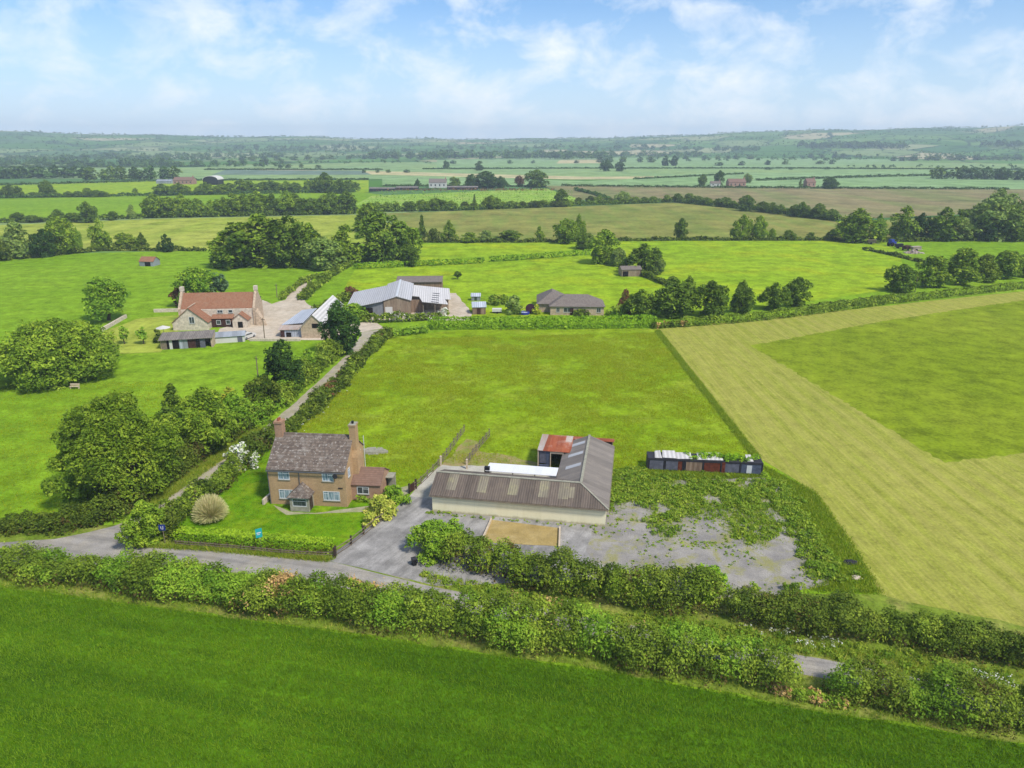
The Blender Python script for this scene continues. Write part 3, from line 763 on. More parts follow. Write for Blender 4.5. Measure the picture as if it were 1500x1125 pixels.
# ------------------------------------------------------------------ the brick cottage
def cottage():
    T = thing('cottage', 'orange brick cottage with two chimneys, dark tiled roof and a porch', 'house', (-31.5, 83.0, .1), R(-5.1))
    L, D, E, RZ = 10.2, 8.2, 5.2, 8.25
    m = MB(); m.prism_x([(0, -.3), (D, -.3), (D, E), (D / 2, RZ), (0, E)], 0, L); m.build('wall', M['brick'], T)
    sl = (RZ - E) / (D / 2); m = MB()
    e = .28; zt = .14
    m.slab([(-.12, -e, E - e * sl + zt), (L + .12, -e, E - e * sl + zt), (L + .12, D / 2, RZ + zt), (-.12, D / 2, RZ + zt)], .1)
    m.slab([(-.12, D + e, E - e * sl + zt), (-.12, D / 2 + .002, RZ + zt - .002), (L + .12, D / 2 + .002, RZ + zt - .002), (L + .12, D + e, E - e * sl + zt)], .1)
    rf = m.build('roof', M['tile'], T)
    m = MB(); m.prism_x([(D / 2 - .17, RZ + .06), (D / 2 + .17, RZ + .06), (D / 2 + .06, RZ + .24), (D / 2 - .06, RZ + .24)], .9, L - .2); m.build('ridge_tiles', M['tile'], rf)
    m = MB(); m.box(-.1, -.42, E - .3, L + .1, -.29, E - .18); m.box(-.04, -.15, .1, .04, -.07, E - .3); m.box(L / 2 - 1.0, -.13, .1, L / 2 - .93, -.06, E - .3); m.build('gutter', M['lead'], T)
    # chimneys
    m = MB(); m.box(-.08, 3.55, 5.5, .92, 4.65, 9.9); m.box(-.16, 3.47, 9.9, 1.0, 4.73, 10.05); m.box(-.12, 3.51, 10.05, .96, 4.69, 10.2)
    c = m.build('chimney', M['brick_gable'], T)
    m = MB(); m.tube((.42, 3.9, 10.2), (.42, 3.9, 10.6), .15, .13, 10); m.tube((.42, 4.35, 10.2), (.42, 4.35, 10.5), .13, .12, 10); m.build('chimney_pot', M['pot'], c)
    m = MB(); m.box(L + .002, 3.2, -.3, L + .75, 5.0, 5.6)
    m.hexa([(L + .002, 3.2, 5.6), (L + .75, 3.2, 5.6), (L + .75, 5.0, 5.6), (L + .002, 5.0, 5.6)], [(L + .002, 3.5, 6.5), (L + .62, 3.5, 6.5), (L + .62, 4.7, 6.5), (L + .002, 4.7, 6.5)])
    m.box(L - .25, 3.52, 6.5, L + .6, 4.68, 9.9); m.box(L - .33, 3.44, 9.9, L + .68, 4.76, 10.05)
    c = m.build('chimney', M['brick'], T)
    m = MB(); m.tube((L + .15, 4.1, 10.05), (L + .15, 4.1, 10.45), .17, .16, 10); m.build('chimney_pot', M['black'], c)
    m = MB(); m.box(L - .3, 3.46, 10.051, L + .65, 4.74, 10.11); m.build('chimney_cap', M['render'], c)
    # windows
    lw = lambda w: (-w / 6, w / 6)
    window(T, (2.25, 0, 1.55), 2.1, 1.3, bars=lw(2.1), trans=((-1.0, -.36, .3), (.36, 1.0, .3)))
    window(T, (8.2, 0, 1.55), 2.2, 1.3, bars=lw(2.2), trans=((-1.05, -.38, .3), (.38, 1.05, .3)))
    window(T, (2.1, 0, 4.25), 1.5, 1.2, bars=(-.1,), trans=((-.1, .7, .25),))
    window(T, (7.9, 0, 4.25), 1.5, 1.2, bars=(.05,), trans=((.05, .7, .25),))
    window(T, (L, 1.5, 4.3), .8, 1.25, (0, 1, 0), (1, 0, 0), trans=((-.35, .35, .25),))
    window(T, (L, 6.5, 4.6), .8, 1.25, (0, 1, 0), (1, 0, 0), trans=((-.35, .35, .25),))
    m = MB(); m.box(9.15, -.05, 2.62, 9.75, -.002, 2.8); m.build('name_plate', M['darkwood'], T)
    m = MB()
    for i in range(4):
        r0, r1 = .06 + i * .07, .06 + (i + 1) * .07
        m.tube((9.0, -.28 - .02 * i, 4.55), (9.0, -.3 - .02 * i - .02, 4.55), r0, r1, 14)
    m.beam((9.0, 0, 4.5), (9.0, -.3, 4.55), .04, .04); m.build('satellite_dish', M['frame_dark'], T)
    m = MB(); m.tube((L + .1, D + .05, .1), (L + .1, D + .05, 6.6), .05, .05, 8); m.build('flue_pipe', M['white'], T)
    # porch with a hipped front
    px0, px1, py, pe, pr = 3.25, 5.75, -1.7, 2.05, 3.45
    m = MB(); m.box(px0, py, -.3, px1, -.003, .75); m.box(px0, py, .75, px0 + .35, py + .25, pe); m.box(px1 - .3, py, .75, px1, py + .25, pe); m.box(px0 + .35, py, 1.85, px1 - .3, py + .25, pe)
    m.box(px0, py + .25, .75, px0 + .22, -.003, pe); m.box(px1 - .18, -.35, .75, px1, -.003, pe); m.box(px0 + .02, py + .02, pe, px1 - .02, -.003, pe + .06)
    p = m.build('porch', M['render'], T)
    window(p, ((px0 + px1) / 2 + .02, py + .06, 1.3), px1 - px0 - .62, 1.12, trans=((-.8, .8, .2),), glass='darkglass', sill=False)
    m = MB(); m.box(px1 - .12, -1.42, -.2, px1 + .012, -.36, 1.98); m.build('door', M['darkwood'], p)
    mx = (px0 + px1) / 2; oh = .28; m = MB(); fy = py + .95
    a, b = px0 - oh, px1 + oh; ze = pe + .02
    m.slab([(a, py - oh, ze), (b, py - oh, ze), (mx, fy, pr)], .09)
    m.slab([(a, py - oh, ze), (mx, fy, pr), (mx, .0, pr), (a, .0, ze)], .09)
    m.slab([(b, py - oh, ze), (b, .0, ze), (mx, .0, pr), (mx, fy, pr)], .09)
    m.build('porch_roof', M['tile'], p)
    # extension
    x1, y0, y1, e2, r2 = 14.1, 2.0, 6.5, 2.35, 3.75; ym = (y0 + y1) / 2
    m = MB(); m.prism_x([(y0, -.3), (y1, -.3), (y1, e2), (ym, r2), (y0, e2)], L + .004, x1)
    ex = m.build('extension', M['brick_gable'], T)
    sl = (r2 - e2) / (ym - y0); m = MB(); zt = .12; e = .22
    m.slab([(L + .01, y0 - e, e2 - e * sl + zt), (x1 + .12, y0 - e, e2 - e * sl + zt), (x1 + .12, ym, r2 + zt), (L + .01, ym, r2 + zt)], .09)
    m.slab([(L + .01, ym + .002, r2 + zt - .002), (x1 + .12, ym + .002, r2 + zt - .002), (x1 + .12, y1 + e, e2 - e * sl + zt), (L + .01, y1 + e, e2 - e * sl + zt)], .09)
    m.build('extension_roof', M['tile_brown'], ex)
    window(ex, (11.75, y0, 1.5), 1.6, 1.05, bars=(-.02,), trans=((0, .75, .22),), glass='darkglass')
    m = MB(); m.box(x1 - .02, 4.9, -.2, x1 + .03, 5.8, 1.95); m.build('door', M['darkwood'], ex)
    m = MB(); m.box(x1 + .002, 5.95, -.3, x1 + 1.0, 6.2, 2.1); m.box(x1 + .002, 4.6, 2.1, x1 + 1.05, 6.25, 2.2); m.build('rear_canopy', M['render'], ex)
cottage()

# ------------------------------------------------------------------ the L-shaped stable
SB = ((-10.2, 81.0, .1), R(-9.8))
def stable():
    T = thing('stable_block', 'L-shaped cream walled stable block with long grey corrugated roof', 'stable', *SB)
    E, RZ = 2.55, 3.95
    plan = [(0, 0), (22, 0), (22, 18.9), (15.4, 18.9), (15.4, 7), (0, 7)]
    m = MB(); m.prism_z(plan, -.3, E - .1)
    m.prism_x([(0.05, E - .1), (6.95, E - .1), (3.5, RZ - .15)], .05, .3)
    m.hexa([(15.45, 18.6, E - .1), (21.95, 18.6, E - .1), (18.65, 18.6, RZ - .15)], [(15.45, 18.85, E - .1), (21.95, 18.85, E - .1), (18.65, 18.85, RZ - .15)])
    m.build('wall', M['cream_wall'], T)
    J = (18.65, 3.5, RZ); z0 = E - .05
    B = (22.35, -.35, z0); Vv = (15.1, 7.3, z0)
    m = MB(); m.slab([(-.3, -.35, z0), B, J, (-.3, 3.5, RZ)], .07); m.slab([(-.3, 3.502, RZ - .002), (18.64, 3.502, RZ - .002), Vv, (-.3, 7.3, z0)], .07)
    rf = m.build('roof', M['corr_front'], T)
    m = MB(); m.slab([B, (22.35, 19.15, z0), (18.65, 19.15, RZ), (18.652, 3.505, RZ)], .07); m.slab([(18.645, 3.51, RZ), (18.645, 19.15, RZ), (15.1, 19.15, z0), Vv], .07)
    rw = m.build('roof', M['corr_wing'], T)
    def on_front(x0, x1, s0, s1, mat, lift=.012):
        P = lambda x, s: (x, -.35 + 3.85 * s, z0 + (RZ - z0) * s + lift)
        k = MB(); k.slab([P(x0, s0), P(x1, s0), P(x1, s1), P(x0, s1)], .008); return k.build('rooflight', M[mat], rf)
    for x in (1.6, 5.6, 9.6, 13.5, 16.0): on_front(x, x + 1.25, .28, .97, 'moss_light')
    on_front(17.3, 18.0, .35, .8, 'moss_light')
    def on_wing(y0, y1, s0, s1):
        P = lambda y, s: (15.1 + 3.545 * s, y, z0 + (RZ - z0) * s + .012)
        k = MB(); k.slab([P(y0, s0), P(y0, s1), P(y1, s1), P(y1, s0)], .008); return k.build('rooflight', M['rooflight'], rw)
    for y in (9.1, 13.0, 16.6): on_wing(y, y + .95, .28, .86)
    m = MB(); m.beam((-.32, 3.5, RZ + .03), (18.6, 3.5, RZ + .03), .34, .09); m.beam((18.65, 3.5, RZ + .035), (18.65, 19.2, RZ + .035), .34, .09); m.beam((18.6, 3.45, RZ + .02), (22.36, -.36, z0 + .05), .2, .08)
    m.build('ridge_cap', M['render'], T)
    m = MB(); m.box(-.3, -.46, z0 - .17, 22.3, -.36, z0 - .06); m.box(22.37, -.3, z0 - .2, 22.43, 19.1, z0 - .02); m.build('gutter', M['greywood'], T)
    # white lean-to behind the front range
    m = MB(); m.slab([(5.4, 7.35, 2.75), (15.05, 7.35, 2.75), (15.05, 10.4, 2.5), (5.4, 10.4, 2.5)], .06); lt = m.build('lean_to', M['white_sheet'], T)
    m = MB()
    for x in (5.6, 8.7, 11.8, 14.9): m = MB(); m.box(x - .06, 10.1, -.2, x + .06, 10.22, 2.44); m.build('post', M['palewood'], lt)
    m = MB(); m.box(5.25, 7.4, 2.3, 5.95, 7.9, 3.2); m.build('flue_box', M['black'], T)
    for x, w in ((2.3, 1.1), (9.0, 1.1), (12.5, 1.1)):
        m = MB(); m.box(x, 6.98, -.1, x + w, 7.04, 2.1); m.build('door', M['darkwood'], T)
stable()

def rusty_shed():
    T = thing('open_barn', 'small open barn with a rust red roof behind the stable wing', 'barn', *SB)
    m = MB(); m.slab([(11.5, 14.7, 2.95), (16.3, 14.7, 2.95), (16.3, 20.3, 3.15), (11.5, 20.3, 3.15)], .05); m.slab([(16.3, 19.22, 3.11), (22.3, 19.22, 3.11), (22.3, 20.3, 3.15), (16.3, 20.3, 3.15)], .05)
    rf = m.build('roof', M['rust_roof'], T)
    m = MB(); m.slab([(11.5, 14.7, 2.964), (12.3, 14.7, 2.964), (12.5, 20.3, 3.164), (11.5, 20.3, 3.164)], .008); m.build('roof_sheet', M['pale_rust'], rf); m = MB(); m.slab([(15.2, 18.2, 3.09), (16.2, 18.2, 3.09), (16.2, 20.28, 3.164), (15.2, 20.28, 3.164)], .008)
    m.build('roof_sheet', M['pale_rust'], rf)
    m = MB(); m.box(11.6, 20.05, -.3, 22.1, 20.2, 3.05); m.box(11.6, 15.0, -.3, 11.72, 20.04, 2.9); m.box(22.0, 19.2, -.3, 22.1, 20.04, 3.05); m.build('wall', M['boards'], T)
    m = MB(); m.box(11.8, 14.9, .9, 12.7, 15.0, 2.85); m.build('side_panel', M['grey_panel'], T)
    m = MB(); m.box(12.72, 14.92, .4, 13.3, 15.0, 2.85); m.build('side_panel', M['blue_panel'], T)
    m = MB(); m.box(11.55, 14.8, -.2, 11.68, 14.9, 2.9); m.build('post', M['palewood'], T); m = MB(); m.box(13.35, 14.8, -.2, 13.47, 14.9, 2.9); m.build('post', M['palewood'], T); m = MB(); m.box(13.47, 14.82, 2.55, 15.3, 14.88, 2.88); m.build('lintel', M['palewood'], T)
    m = MB(); m.box(11.8, 14.6, -.2, 13.2, 14.85, .75); m.box(12.0, 14.3, -.2, 12.9, 14.6, .5); m.build('stall_front', M['blue_panel'], T)
rusty_shed()

def wagons():
    T = thing('wagon_row', 'row of derelict rusty wagon bodies overgrown on top beside the hay field', 'wagon', (19.5, 93.0, .1), R(-6.3))
    L, D, Z = 16.1, 2.4, 1.95
    m = MB(); m.box(0, .12, -.1, L, D, Z)
    for x in (0, 2.35, 4.95, 5.2, 7.8, 10.3, 12.95, L - .12): m.box(x, 0, -.1, x + .14, .119, Z + .02)
    m.box(.14, .02, Z - .28, L - .14, .118, Z - .002); m.box(.14, .03, -.1, L - .14, .118, .25); m.build('body', M['frame_dark'], T)
    for x0, x1, mt in ((.3, 2.25, 'grey_panel'), (2.6, 4.3, 'grey_panel'), (4.32, 4.9, 'rust_panel'), (5.45, 7.7, 'boards'), (8.0, 10.2, 'rust_panel'), (10.5, 12.85, 'grey_panel'), (13.15, 15.9, 'blue_panel')):
        m = MB(); m.box(x0, .06, .26, x1, .117, Z - .29); m.build('side_panel', M[mt], T)
    m = MB(); m.box(10.4, .0, .1, 10.9, .05, 1.8); m.build('patch_panel', M['rust_panel'], T); m = MB(); m.box(13.9, .02, .3, 14.6, .055, 1.5); m.build('patch_panel', M['white'], T)
    rnd = random.Random(4)
    for x0, x1 in ((1.0, 2.0), (2.1, 4.1), (4.0, 6.3), (7.0, 8.4), (8.2, 10.6), (13.9, 14.8)):
        m = MB(); a = rnd.uniform(.0, .12); z = Z + .06 + rnd.uniform(0, .06)
        m.slab([(x0, .05 + rnd.uniform(0, .3), z), (x1, rnd.uniform(0, .3), z + .05), (x1 - .1, D - rnd.uniform(.0, .4), z + .2 + a), (x0 + .1, D - rnd.uniform(0, .4), z + .12 + a)], .03)
        m.build('roof_sheet', M['white_roof'], T)
    return T
WAGON = wagons()

# ------------------------------------------------------------------ ochre slab and its low walls
sheet('ochre_slab', G([(706, 796), (720, 763), (818, 775), (820, 802)]), 'ochre', .004, (1.5, .05))
for (a, b), lb in ((((704, 800), (720, 763)), 'low white kerb wall on the left edge of the ochre slab'), (((820, 776), (819, 806)), 'low white kerb wall on the right edge of the ochre slab')):
    p, q = at(*a), at(*b); m = MB(); m.beam((p[0], p[1], .25), (q[0], q[1], .25), .2, .45)
    tag(m.build('low_wall', M['palewood']), lb, 'wall')
p = at(664, 776); m = MB(); m.box(-.22, -.22, 0, .22, .22, .55); m.hexa([(-.2, -.2, .55), (.2, -.2, .55), (.2, .2, .55), (-.2, .2, .55)], [(-.1, -.1, .75), (.1, -.1, .75), (.1, .1, .75), (-.1, .1, .75)])
T = thing('salt_bin', 'small white bin with a black lid on the tarmac below the stable', 'bin', (p[0], p[1], .1)); m.build('bin_body', M['white'], T)
m = MB(); m.hexa([(-.27, -.27, .76), (.27, -.27, .76), (.27, .27, .76), (-.27, .27, .76)], [(-.2, -.2, 1.0), (.2, -.2, 1.0), (.2, .2, 1.0), (-.2, .2, 1.0)]); m.build('bin_lid', M['black'], T)
p = at(603, 832); T = thing('wheelie_bin', 'black wheelie bin half hidden by the shrubs at the drive mouth', 'bin', (p[0] + .25, p[1] + .4, .1), .5); T.scale = (.8, .8, .8)
m = MB(); m.hexa([(-.25, -.3, .05), (.25, -.3, .05), (.25, .3, .05), (-.25, .3, .05)], [(-.32, -.38, 1.05), (.32, -.38, 1.05), (.32, .38, 1.05), (-.32, .38, 1.05)]); b = m.build('bin_body', M['black'], T)
m = MB(); m.prism_x([(-.42, 1.06), (.42, 1.06), (.42, 1.12), (0, 1.2), (-.42, 1.12)], -.34, .34); m.build('bin_lid', M['frame_dark'], T)
for s in (-1, 1):
    m = MB(); m.tube((.3 * s, .3, .1), (.36 * s, .3, .1), .11, .11, 12); m.build('wheel', M['tyre'], T)

# ------------------------------------------------------------------ fences, gate posts, signs, poles
def fence(name, label, pts, n, rails, hgt, mat, postw=.13, group=None, tops=None):
    p0 = pts[0]; T = thing(name, label, 'fence', (p0[0], p0[1], .05), 0, group)
    P = np.array(pts) - np.array(p0); sg = np.linalg.norm(np.diff(P, axis=0), axis=1); L = np.concatenate([[0], np.cumsum(sg)]); rnd = random.Random(n)
    XY = [(np.interp(s, L, P[:, 0]), np.interp(s, L, P[:, 1])) for s in np.linspace(0, L[-1], n)]
    lean = [(rnd.uniform(-.04, .04), rnd.uniform(-.04, .04), rnd.uniform(-.06, .08)) for _ in XY]
    for (x, y), (a, b, c) in zip(XY, lean):
        m = MB(); w = postw / 2; h = hgt + .12 + c
        m.hexa([(x - w, y - w, -.2), (x + w, y - w, -.2), (x + w, y + w, -.2), (x - w, y + w, -.2)], [(x - w + a, y - w + b, h), (x + w + a, y - w + b, h), (x + w + a, y + w + b, h), (x - w + a, y + w + b, h)])
        m.build('post', M[mat], T)
    for k in range(rails):
        z = hgt * (.95 - k * .72 / max(1, rails - 1)) if rails > 1 else hgt * .8; m = MB()
        for i in range(len(XY) - 1):
            (xa, ya), (xb, yb) = XY[i], XY[i + 1]; d = math.dist(XY[i], XY[i + 1]); nx, ny = (yb - ya) / d * (postw / 2 + .025), -(xb - xa) / d * (postw / 2 + .025)
            m.beam((xa + nx, ya + ny, z + rnd.uniform(-.04, .04)), (xb + nx, yb + ny, z + rnd.uniform(-.04, .04)), .04, .11)
        m.build('rail', M['greywood'], T)
    return T
fence('post_and_rail_fence', 'post and rail fence with dark posts along the near side of the drive', G([(492, 815), (520, 796), (542, 777), (570, 757)]), 5, 3, 1.15, 'darkwood', .2)
fence('post_and_rail_fence', 'weathered rail fence from the drive gate up between garden and track', G([(607, 719), (622, 706), (646, 681), (680, 633)]), 12, 3, 1.2, 'greywood', .13)
fence('post_and_rail_fence', 'short weathered rail fence on the stable side of the track', G([(684, 682), (693, 668), (717, 640)]), 8, 3, 1.2, 'greywood', .13)
fence('rail_fence', 'low dark rail fence in front of the clipped garden hedge', G([(258, 801), (330, 806), (400, 813), (470, 818), (492, 817)]), 13, 3, .8, 'darkwood', .1)
for (u, v), h, mt, lb in (((646, 683), 1.5, 'palewood', 'pale gate post at the left side of the track mouth'), ((684, 688), 1.5, 'palewood', 'pale gate post at the right side of the track mouth'),
                          ((491, 818), 1.3, 'darkwood', 'thick dark gate post at the corner of garden hedge and drive')):
    p = at(u, v); m = MB(); m.box(-.13, -.13, -.2, .13, .13, h); m.hexa([(-.16, -.16, h), (.16, -.16, h), (.16, .16, h), (-.16, .16, h)], [(-.03, -.03, h + .14), (.03, -.03, h + .14), (.03, .03, h + .14), (-.03, .03, h + .14)])
    tag(m.build('gate_post', M[mt], None, (p[0], p[1], .1)), lb, 'gate post')
T = thing('wooden_gate', 'dark wooden side gate between the extension path and the drive', 'gate', (*at(600, 724), .1), R(62))
m = MB(); m.box(-.1, -.1, -.1, .1, .1, 1.5); m.build('post', M['darkwood'], T); m = MB(); m.box(1.4, -.1, -.1, 1.6, .1, 1.5); m.build('post', M['darkwood'], T)
m = MB()
for i in range(7): m.box(.13 + i * .18, -.03, .1, .28 + i * .18, .03, 1.25)
m.box(.12, .031, .3, 1.38, .06, .42); m.box(.12, .031, .9, 1.38, .06, 1.02); m.build('boarding', M['rust_dark'], T)

p = at(383, 806); T = thing('sale_board', 'teal agent board on a pale post in front of the clipped hedge', 'sign', (p[0], p[1], .1))
m = MB(); m.box(-.05, -.05, -.2, .05, .05, 2.75); m.build('post', M['palewood'], T)
m = MB(); m.box(-.42, -.09, 1.65, .30, -.052, 2.8); b = m.build('board', M['teal_sign'], T); b.rotation_euler = (0, 0, .5)
m = MB(); m.box(-.3, -.1, 2.2, .18, -.091, 2.34); m.box(-.3, -.1, 2.02, .05, -.091, 2.1); m.build('lettering', M['white'], b)
p = at(242, 797); T = thing('direction_sign', 'small blue sign with white marks by the junction tree', 'sign', (p[0], p[1], .1))
m = MB(); m.box(-.04, .0, -.2, .04, .07, 2.6); m.build('post', M['greywood'], T)
m = MB(); m.box(-.42, -.04, 1.75, .36, -.003, 2.5); b = m.build('board', M['signblue'], T)
m = MB(); m.box(-.2, -.05, 1.9, -.1, -.041, 2.3); m.box(-.2, -.05, 1.9, .12, -.041, 1.99); m.box(.06, -.05, 2.0, .14, -.041, 2.35); m.build('symbol', M['white'], b)
for (u, v, vt), lb in (((378, 552, 523), 'leaning grey pole in the field edge above the lane hedge'), ((388, 499, 466), 'tall wooden pole in the farmhouse yard'), ((1340, 428, 404), 'grey wooden pole standing in the clipped field hedge'), ((406, 436, 416), 'thin pale pole beside the farm track')):
    p = at(u, v); h = top_of(p[1], vt); m = MB(); m.tube((0, 0, -.2), (h * .02, 0, h), .14, .1, 8)
    T = thing('utility_pole', lb, 'pole', (p[0], p[1], .1)); m.build('shaft', M['greywood'], T)
    m = MB(); m.box(-.5 + h * .02, -.06, h - .5, .5 + h * .02, -.12, h - .4); m.build('crossarm', M['darkwood'], T)
# ------------------------------------------------------------------ buildings farther off
def gable_block(T, x0, x1, y0, y1, e, r, wall, roof, axis='x', wn='wall', rn='roof', oh=.25, th=.12, parent=None):
    """walls with gables and a pitched roof; axis = direction of the ridge"""
    T2 = parent or T; m = MB(); k = MB()
    if axis == 'x':
        ym = (y0 + y1) / 2; s = (r - e) / (ym - y0); m.prism_x([(y0, -.3), (y1, -.3), (y1, e), (ym, r), (y0, e)], x0, x1)
        k.slab([(x0 - oh, y0 - oh, e - oh * s + th), (x1 + oh, y0 - oh, e - oh * s + th), (x1 + oh, ym, r + th), (x0 - oh, ym, r + th)], th * .8)
        k.slab([(x0 - oh, y1 + oh, e - oh * s + th), (x1 + oh, y1 + oh, e - oh * s + th), (x1 + oh, ym + .003, r + th - .002), (x0 - oh, ym + .003, r + th - .002)], th * .8)
    else:
        xm = (x0 + x1) / 2; s = (r - e) / (xm - x0); m.prism_y([(x0, -.3), (x1, -.3), (x1, e), (xm, r), (x0, e)], y0, y1)
        k.slab([(x0 - oh, y0 - oh, e - oh * s + th), (x0 - oh, y1 + oh, e - oh * s + th), (xm, y1 + oh, r + th), (xm, y0 - oh, r + th)], th * .8)
        k.slab([(x1 + oh, y0 - oh, e - oh * s + th), (x1 + oh, y1 + oh, e - oh * s + th), (xm + .003, y1 + oh, r + th - .002), (xm + .003, y0 - oh, r + th - .002)], th * .8)
    w = m.build(wn, M[wall], T2); rf = k.build(rn, M[roof], T2)
    return w, rf
def child_box(name, b, mat, parent): m = MB(); m.box(*b); return m.build(name, M[mat], parent)

def farmhouse():
    ox, oy = at(262, 482)
    T = thing('farmhouse', 'old stone farmhouse with red tiled roofs and tall end gables', 'house', (ox, oy, .1), R(5))
    L = 18.6
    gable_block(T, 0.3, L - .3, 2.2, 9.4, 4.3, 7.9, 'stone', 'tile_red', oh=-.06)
    for x in (-.25, L - .35):
        m = MB(); m.prism_x([(1.9, -.3), (9.7, -.3), (9.7, 4.6), (6.3, 8.5), (5.3, 8.5), (1.9, 4.6)], x, x + .6); g = m.build('gable_parapet', M['stone_warm'], T)
        m = MB(); m.box(x - .1, 5.2, 8.501, x + .75, 6.4, 9.6); m.build('chimney', M['stone'], g)
    # left wing towards us
    gable_block(T, -.6, 8.0, -2.0, 5.4, 2.0, 5.6, 'stone', 'tile_red', 'y', 'wing', 'wing_roof')
    window(T, (4.2, -2.0, 2.6), 1.3, 1.7, bars=(0,), glass='darkglass')
    m = MB(); m.slab([(3.55, -2.2, 5.84), (3.9, -2.2, 5.86), (3.9, 5.2, 5.86), (3.4, 5.2, 5.82)], .05); m.slab([(-.8, -2.3, 2.0), (.4, -2.3, 3.0), (.4, 5, 3.0), (-.8, 5, 2.0)], .03); m.build('verge_stones', M['stone_warm'], T)
    # small porch gable on the right and lean-to roofs between
    gable_block(T, 13.6, 17.4, -.6, 2.4, 2.1, 3.7, 'stone', 'tile_red', 'y', 'porch', 'porch_roof')
    child_box('porch_opening', (14.9, -.66, 0, 16.1, -.601, 1.6), 'dark', T)
    m = MB(); m.slab([(8.05, .4, 2.3), (13.5, .4, 2.3), (13.5, 2.3, 3.1), (8.05, 2.3, 3.1)], .1); m.build('lean_to_roof', M['tile_red'], T)
    child_box('lean_to_wall', (8.1, .6, -.3, 13.5, 2.1, 2.2), 'rust_dark', T)
    window(T, (10.0, 2.2, 3.75), 1.4, .8, bars=(0,), glass='darkglass'); window(T, (12.6, 2.2, 3.75), 1.1, .8, glass='darkglass'); window(T, (9.8, .6, 1.3), 1.1, 1.1, glass='darkglass'); window(T, (12.2, .6, 1.3), 1.1, 1.1, glass='darkglass')
    m = MB(); m.hexa([(L + .26, 1.5, -.2), (L + 3.2, 1.5, -.2), (L + 2.2, 4.4, -.2), (L + .26, 4.4, -.2)], [(L + .26, 1.8, 3.6), (L + .5, 1.8, 3.6), (L + .5, 4.2, 4.0), (L + .26, 4.2, 4.0)]); m.build('gable_wedge', M['stone_warm'], T)  # stone wedge tapering up against the right gable
farmhouse()

def open_shed():
    ox, oy = at(236, 513); qx, qy = at(312, 509)
    L = math.dist((ox, oy), (qx, qy))
    T = thing('open_shed', 'long low shed with a lichened roof and patched front below the farmhouse', 'shed', (ox, oy, .1), math.atan2(qy - oy, qx - ox))
    m = MB(); m.slab([(-.3, -.4, 2.25), (L + .2, -.4, 2.35), (L + .2, 4.2, 3.1), (-.3, 4.2, 3.0)], .1); m.build('roof', M['shed_roof'], T)
    m = MB(); m.box(0, 3.9, -.3, L, 4.1, 2.85); m.box(0, .2, -.3, .15, 3.89, 2.2); m.box(L - .35, .1, -.3, L + .1, 3.89, 2.3); m.build('wall', M['stone_warm'], T)
    x = .2
    for w, mt in ((1.2, 'greywood'), (.5, 'dark'), (.7, 'farwhite'), (1.4, 'dark'), (.9, 'blue_roof'), (1.0, 'galv'), (1.7, 'rust_dark'), (.9, 'dark'), (1.2, 'grey_panel'), (1.6, 'rust_panel'), (1.2, 'boards')):
        if x + w > L - .4: break
        m = MB(); m.box(x, .05, -.1, x + w - .06, .12, 2.1); m.build('front_panel', M[mt], T); x += w
    return T
open_shed()
def small_shed():
    ox, oy = at(315, 504); qx, qy = at(359, 501); L = math.dist((ox, oy), (qx, qy))
    T = thing('metal_shed', 'small pale metal shed with a shallow silvery roof right of the lichened shed', 'shed', (ox, oy, .1), math.atan2(qy - oy, qx - ox))
    gable_block(T, 0, L, 0, 3.6, 1.5, 2.2, 'farwhite', 'galv'); child_box('door', (L - 1.6, -.05, 0, L - .5, -.002, 1.4), 'grey_panel', T)
small_shed()
def car(u, v, rz, label, paint):
    p = at(u, v); T = thing('parked_car', label, 'car', (p[0], p[1], .1), rz)
    m = MB(); m.prism_y([(-2.1, .3), (2.1, .3), (2.15, .75), (1.9, .95), (1.0, 1.0), (.55, 1.42), (-1.2, 1.45), (-1.95, 1.05), (-2.15, .9)], -.85, .85); m.build('body', M[paint], T)
    m = MB()
    for s in (-1, 1): m.prism_y([(.88, 1.03), (.5, 1.36), (-1.15, 1.38), (-1.6, 1.1)], s * .865 - .01, s * .865 + .01)
    m.build('side_window', M['darkglass'], T)
    m = MB(); m.hexa([(.6, -.7, 1.39), (.6, .7, 1.39), (1.0, .75, 1.03), (1.0, -.75, 1.03)], [(.64, -.7, 1.41), (.64, .7, 1.41), (1.04, .75, 1.05), (1.04, -.75, 1.05)]); m.build('windscreen', M['darkglass'], T)
    for x in (-1.35, 1.3):
        for s in (-1, 1):
            m = MB(); m.tube((x, s * .74, .32), (x, s * .9, .32), .32, .32, 14); w = m.build('wheel', M['tyre'], T)
            m = MB(); m.tube((x, s * .9, .32), (x, s * .915, .32), .18, .18, 10); m.build('rim', M['galv'], w)
car(363, 496, 1.2, 'white car parked at the right end of the farmhouse', 'farwhite')
def canopy():
    p = at(241, 493); T = thing('garden_parasol', 'white open garden parasol left of the lichened shed', 'parasol', (p[0], p[1], .1))
    m = MB()
    for k in range(8):
        a, b = k * math.pi / 4, (k + 1) * math.pi / 4
        m.poly([(0, 0, 2.7), (1.7 * math.cos(a), 1.7 * math.sin(a), 2.1), (1.7 * math.cos(b), 1.7 * math.sin(b), 2.1)])
    m.build('canopy', M['farwhite'], T); m = MB(); m.tube((0, 0, -.1), (0, 0, 2.65), .05, .05); m.build('pole', M['greywood'], T)
canopy()

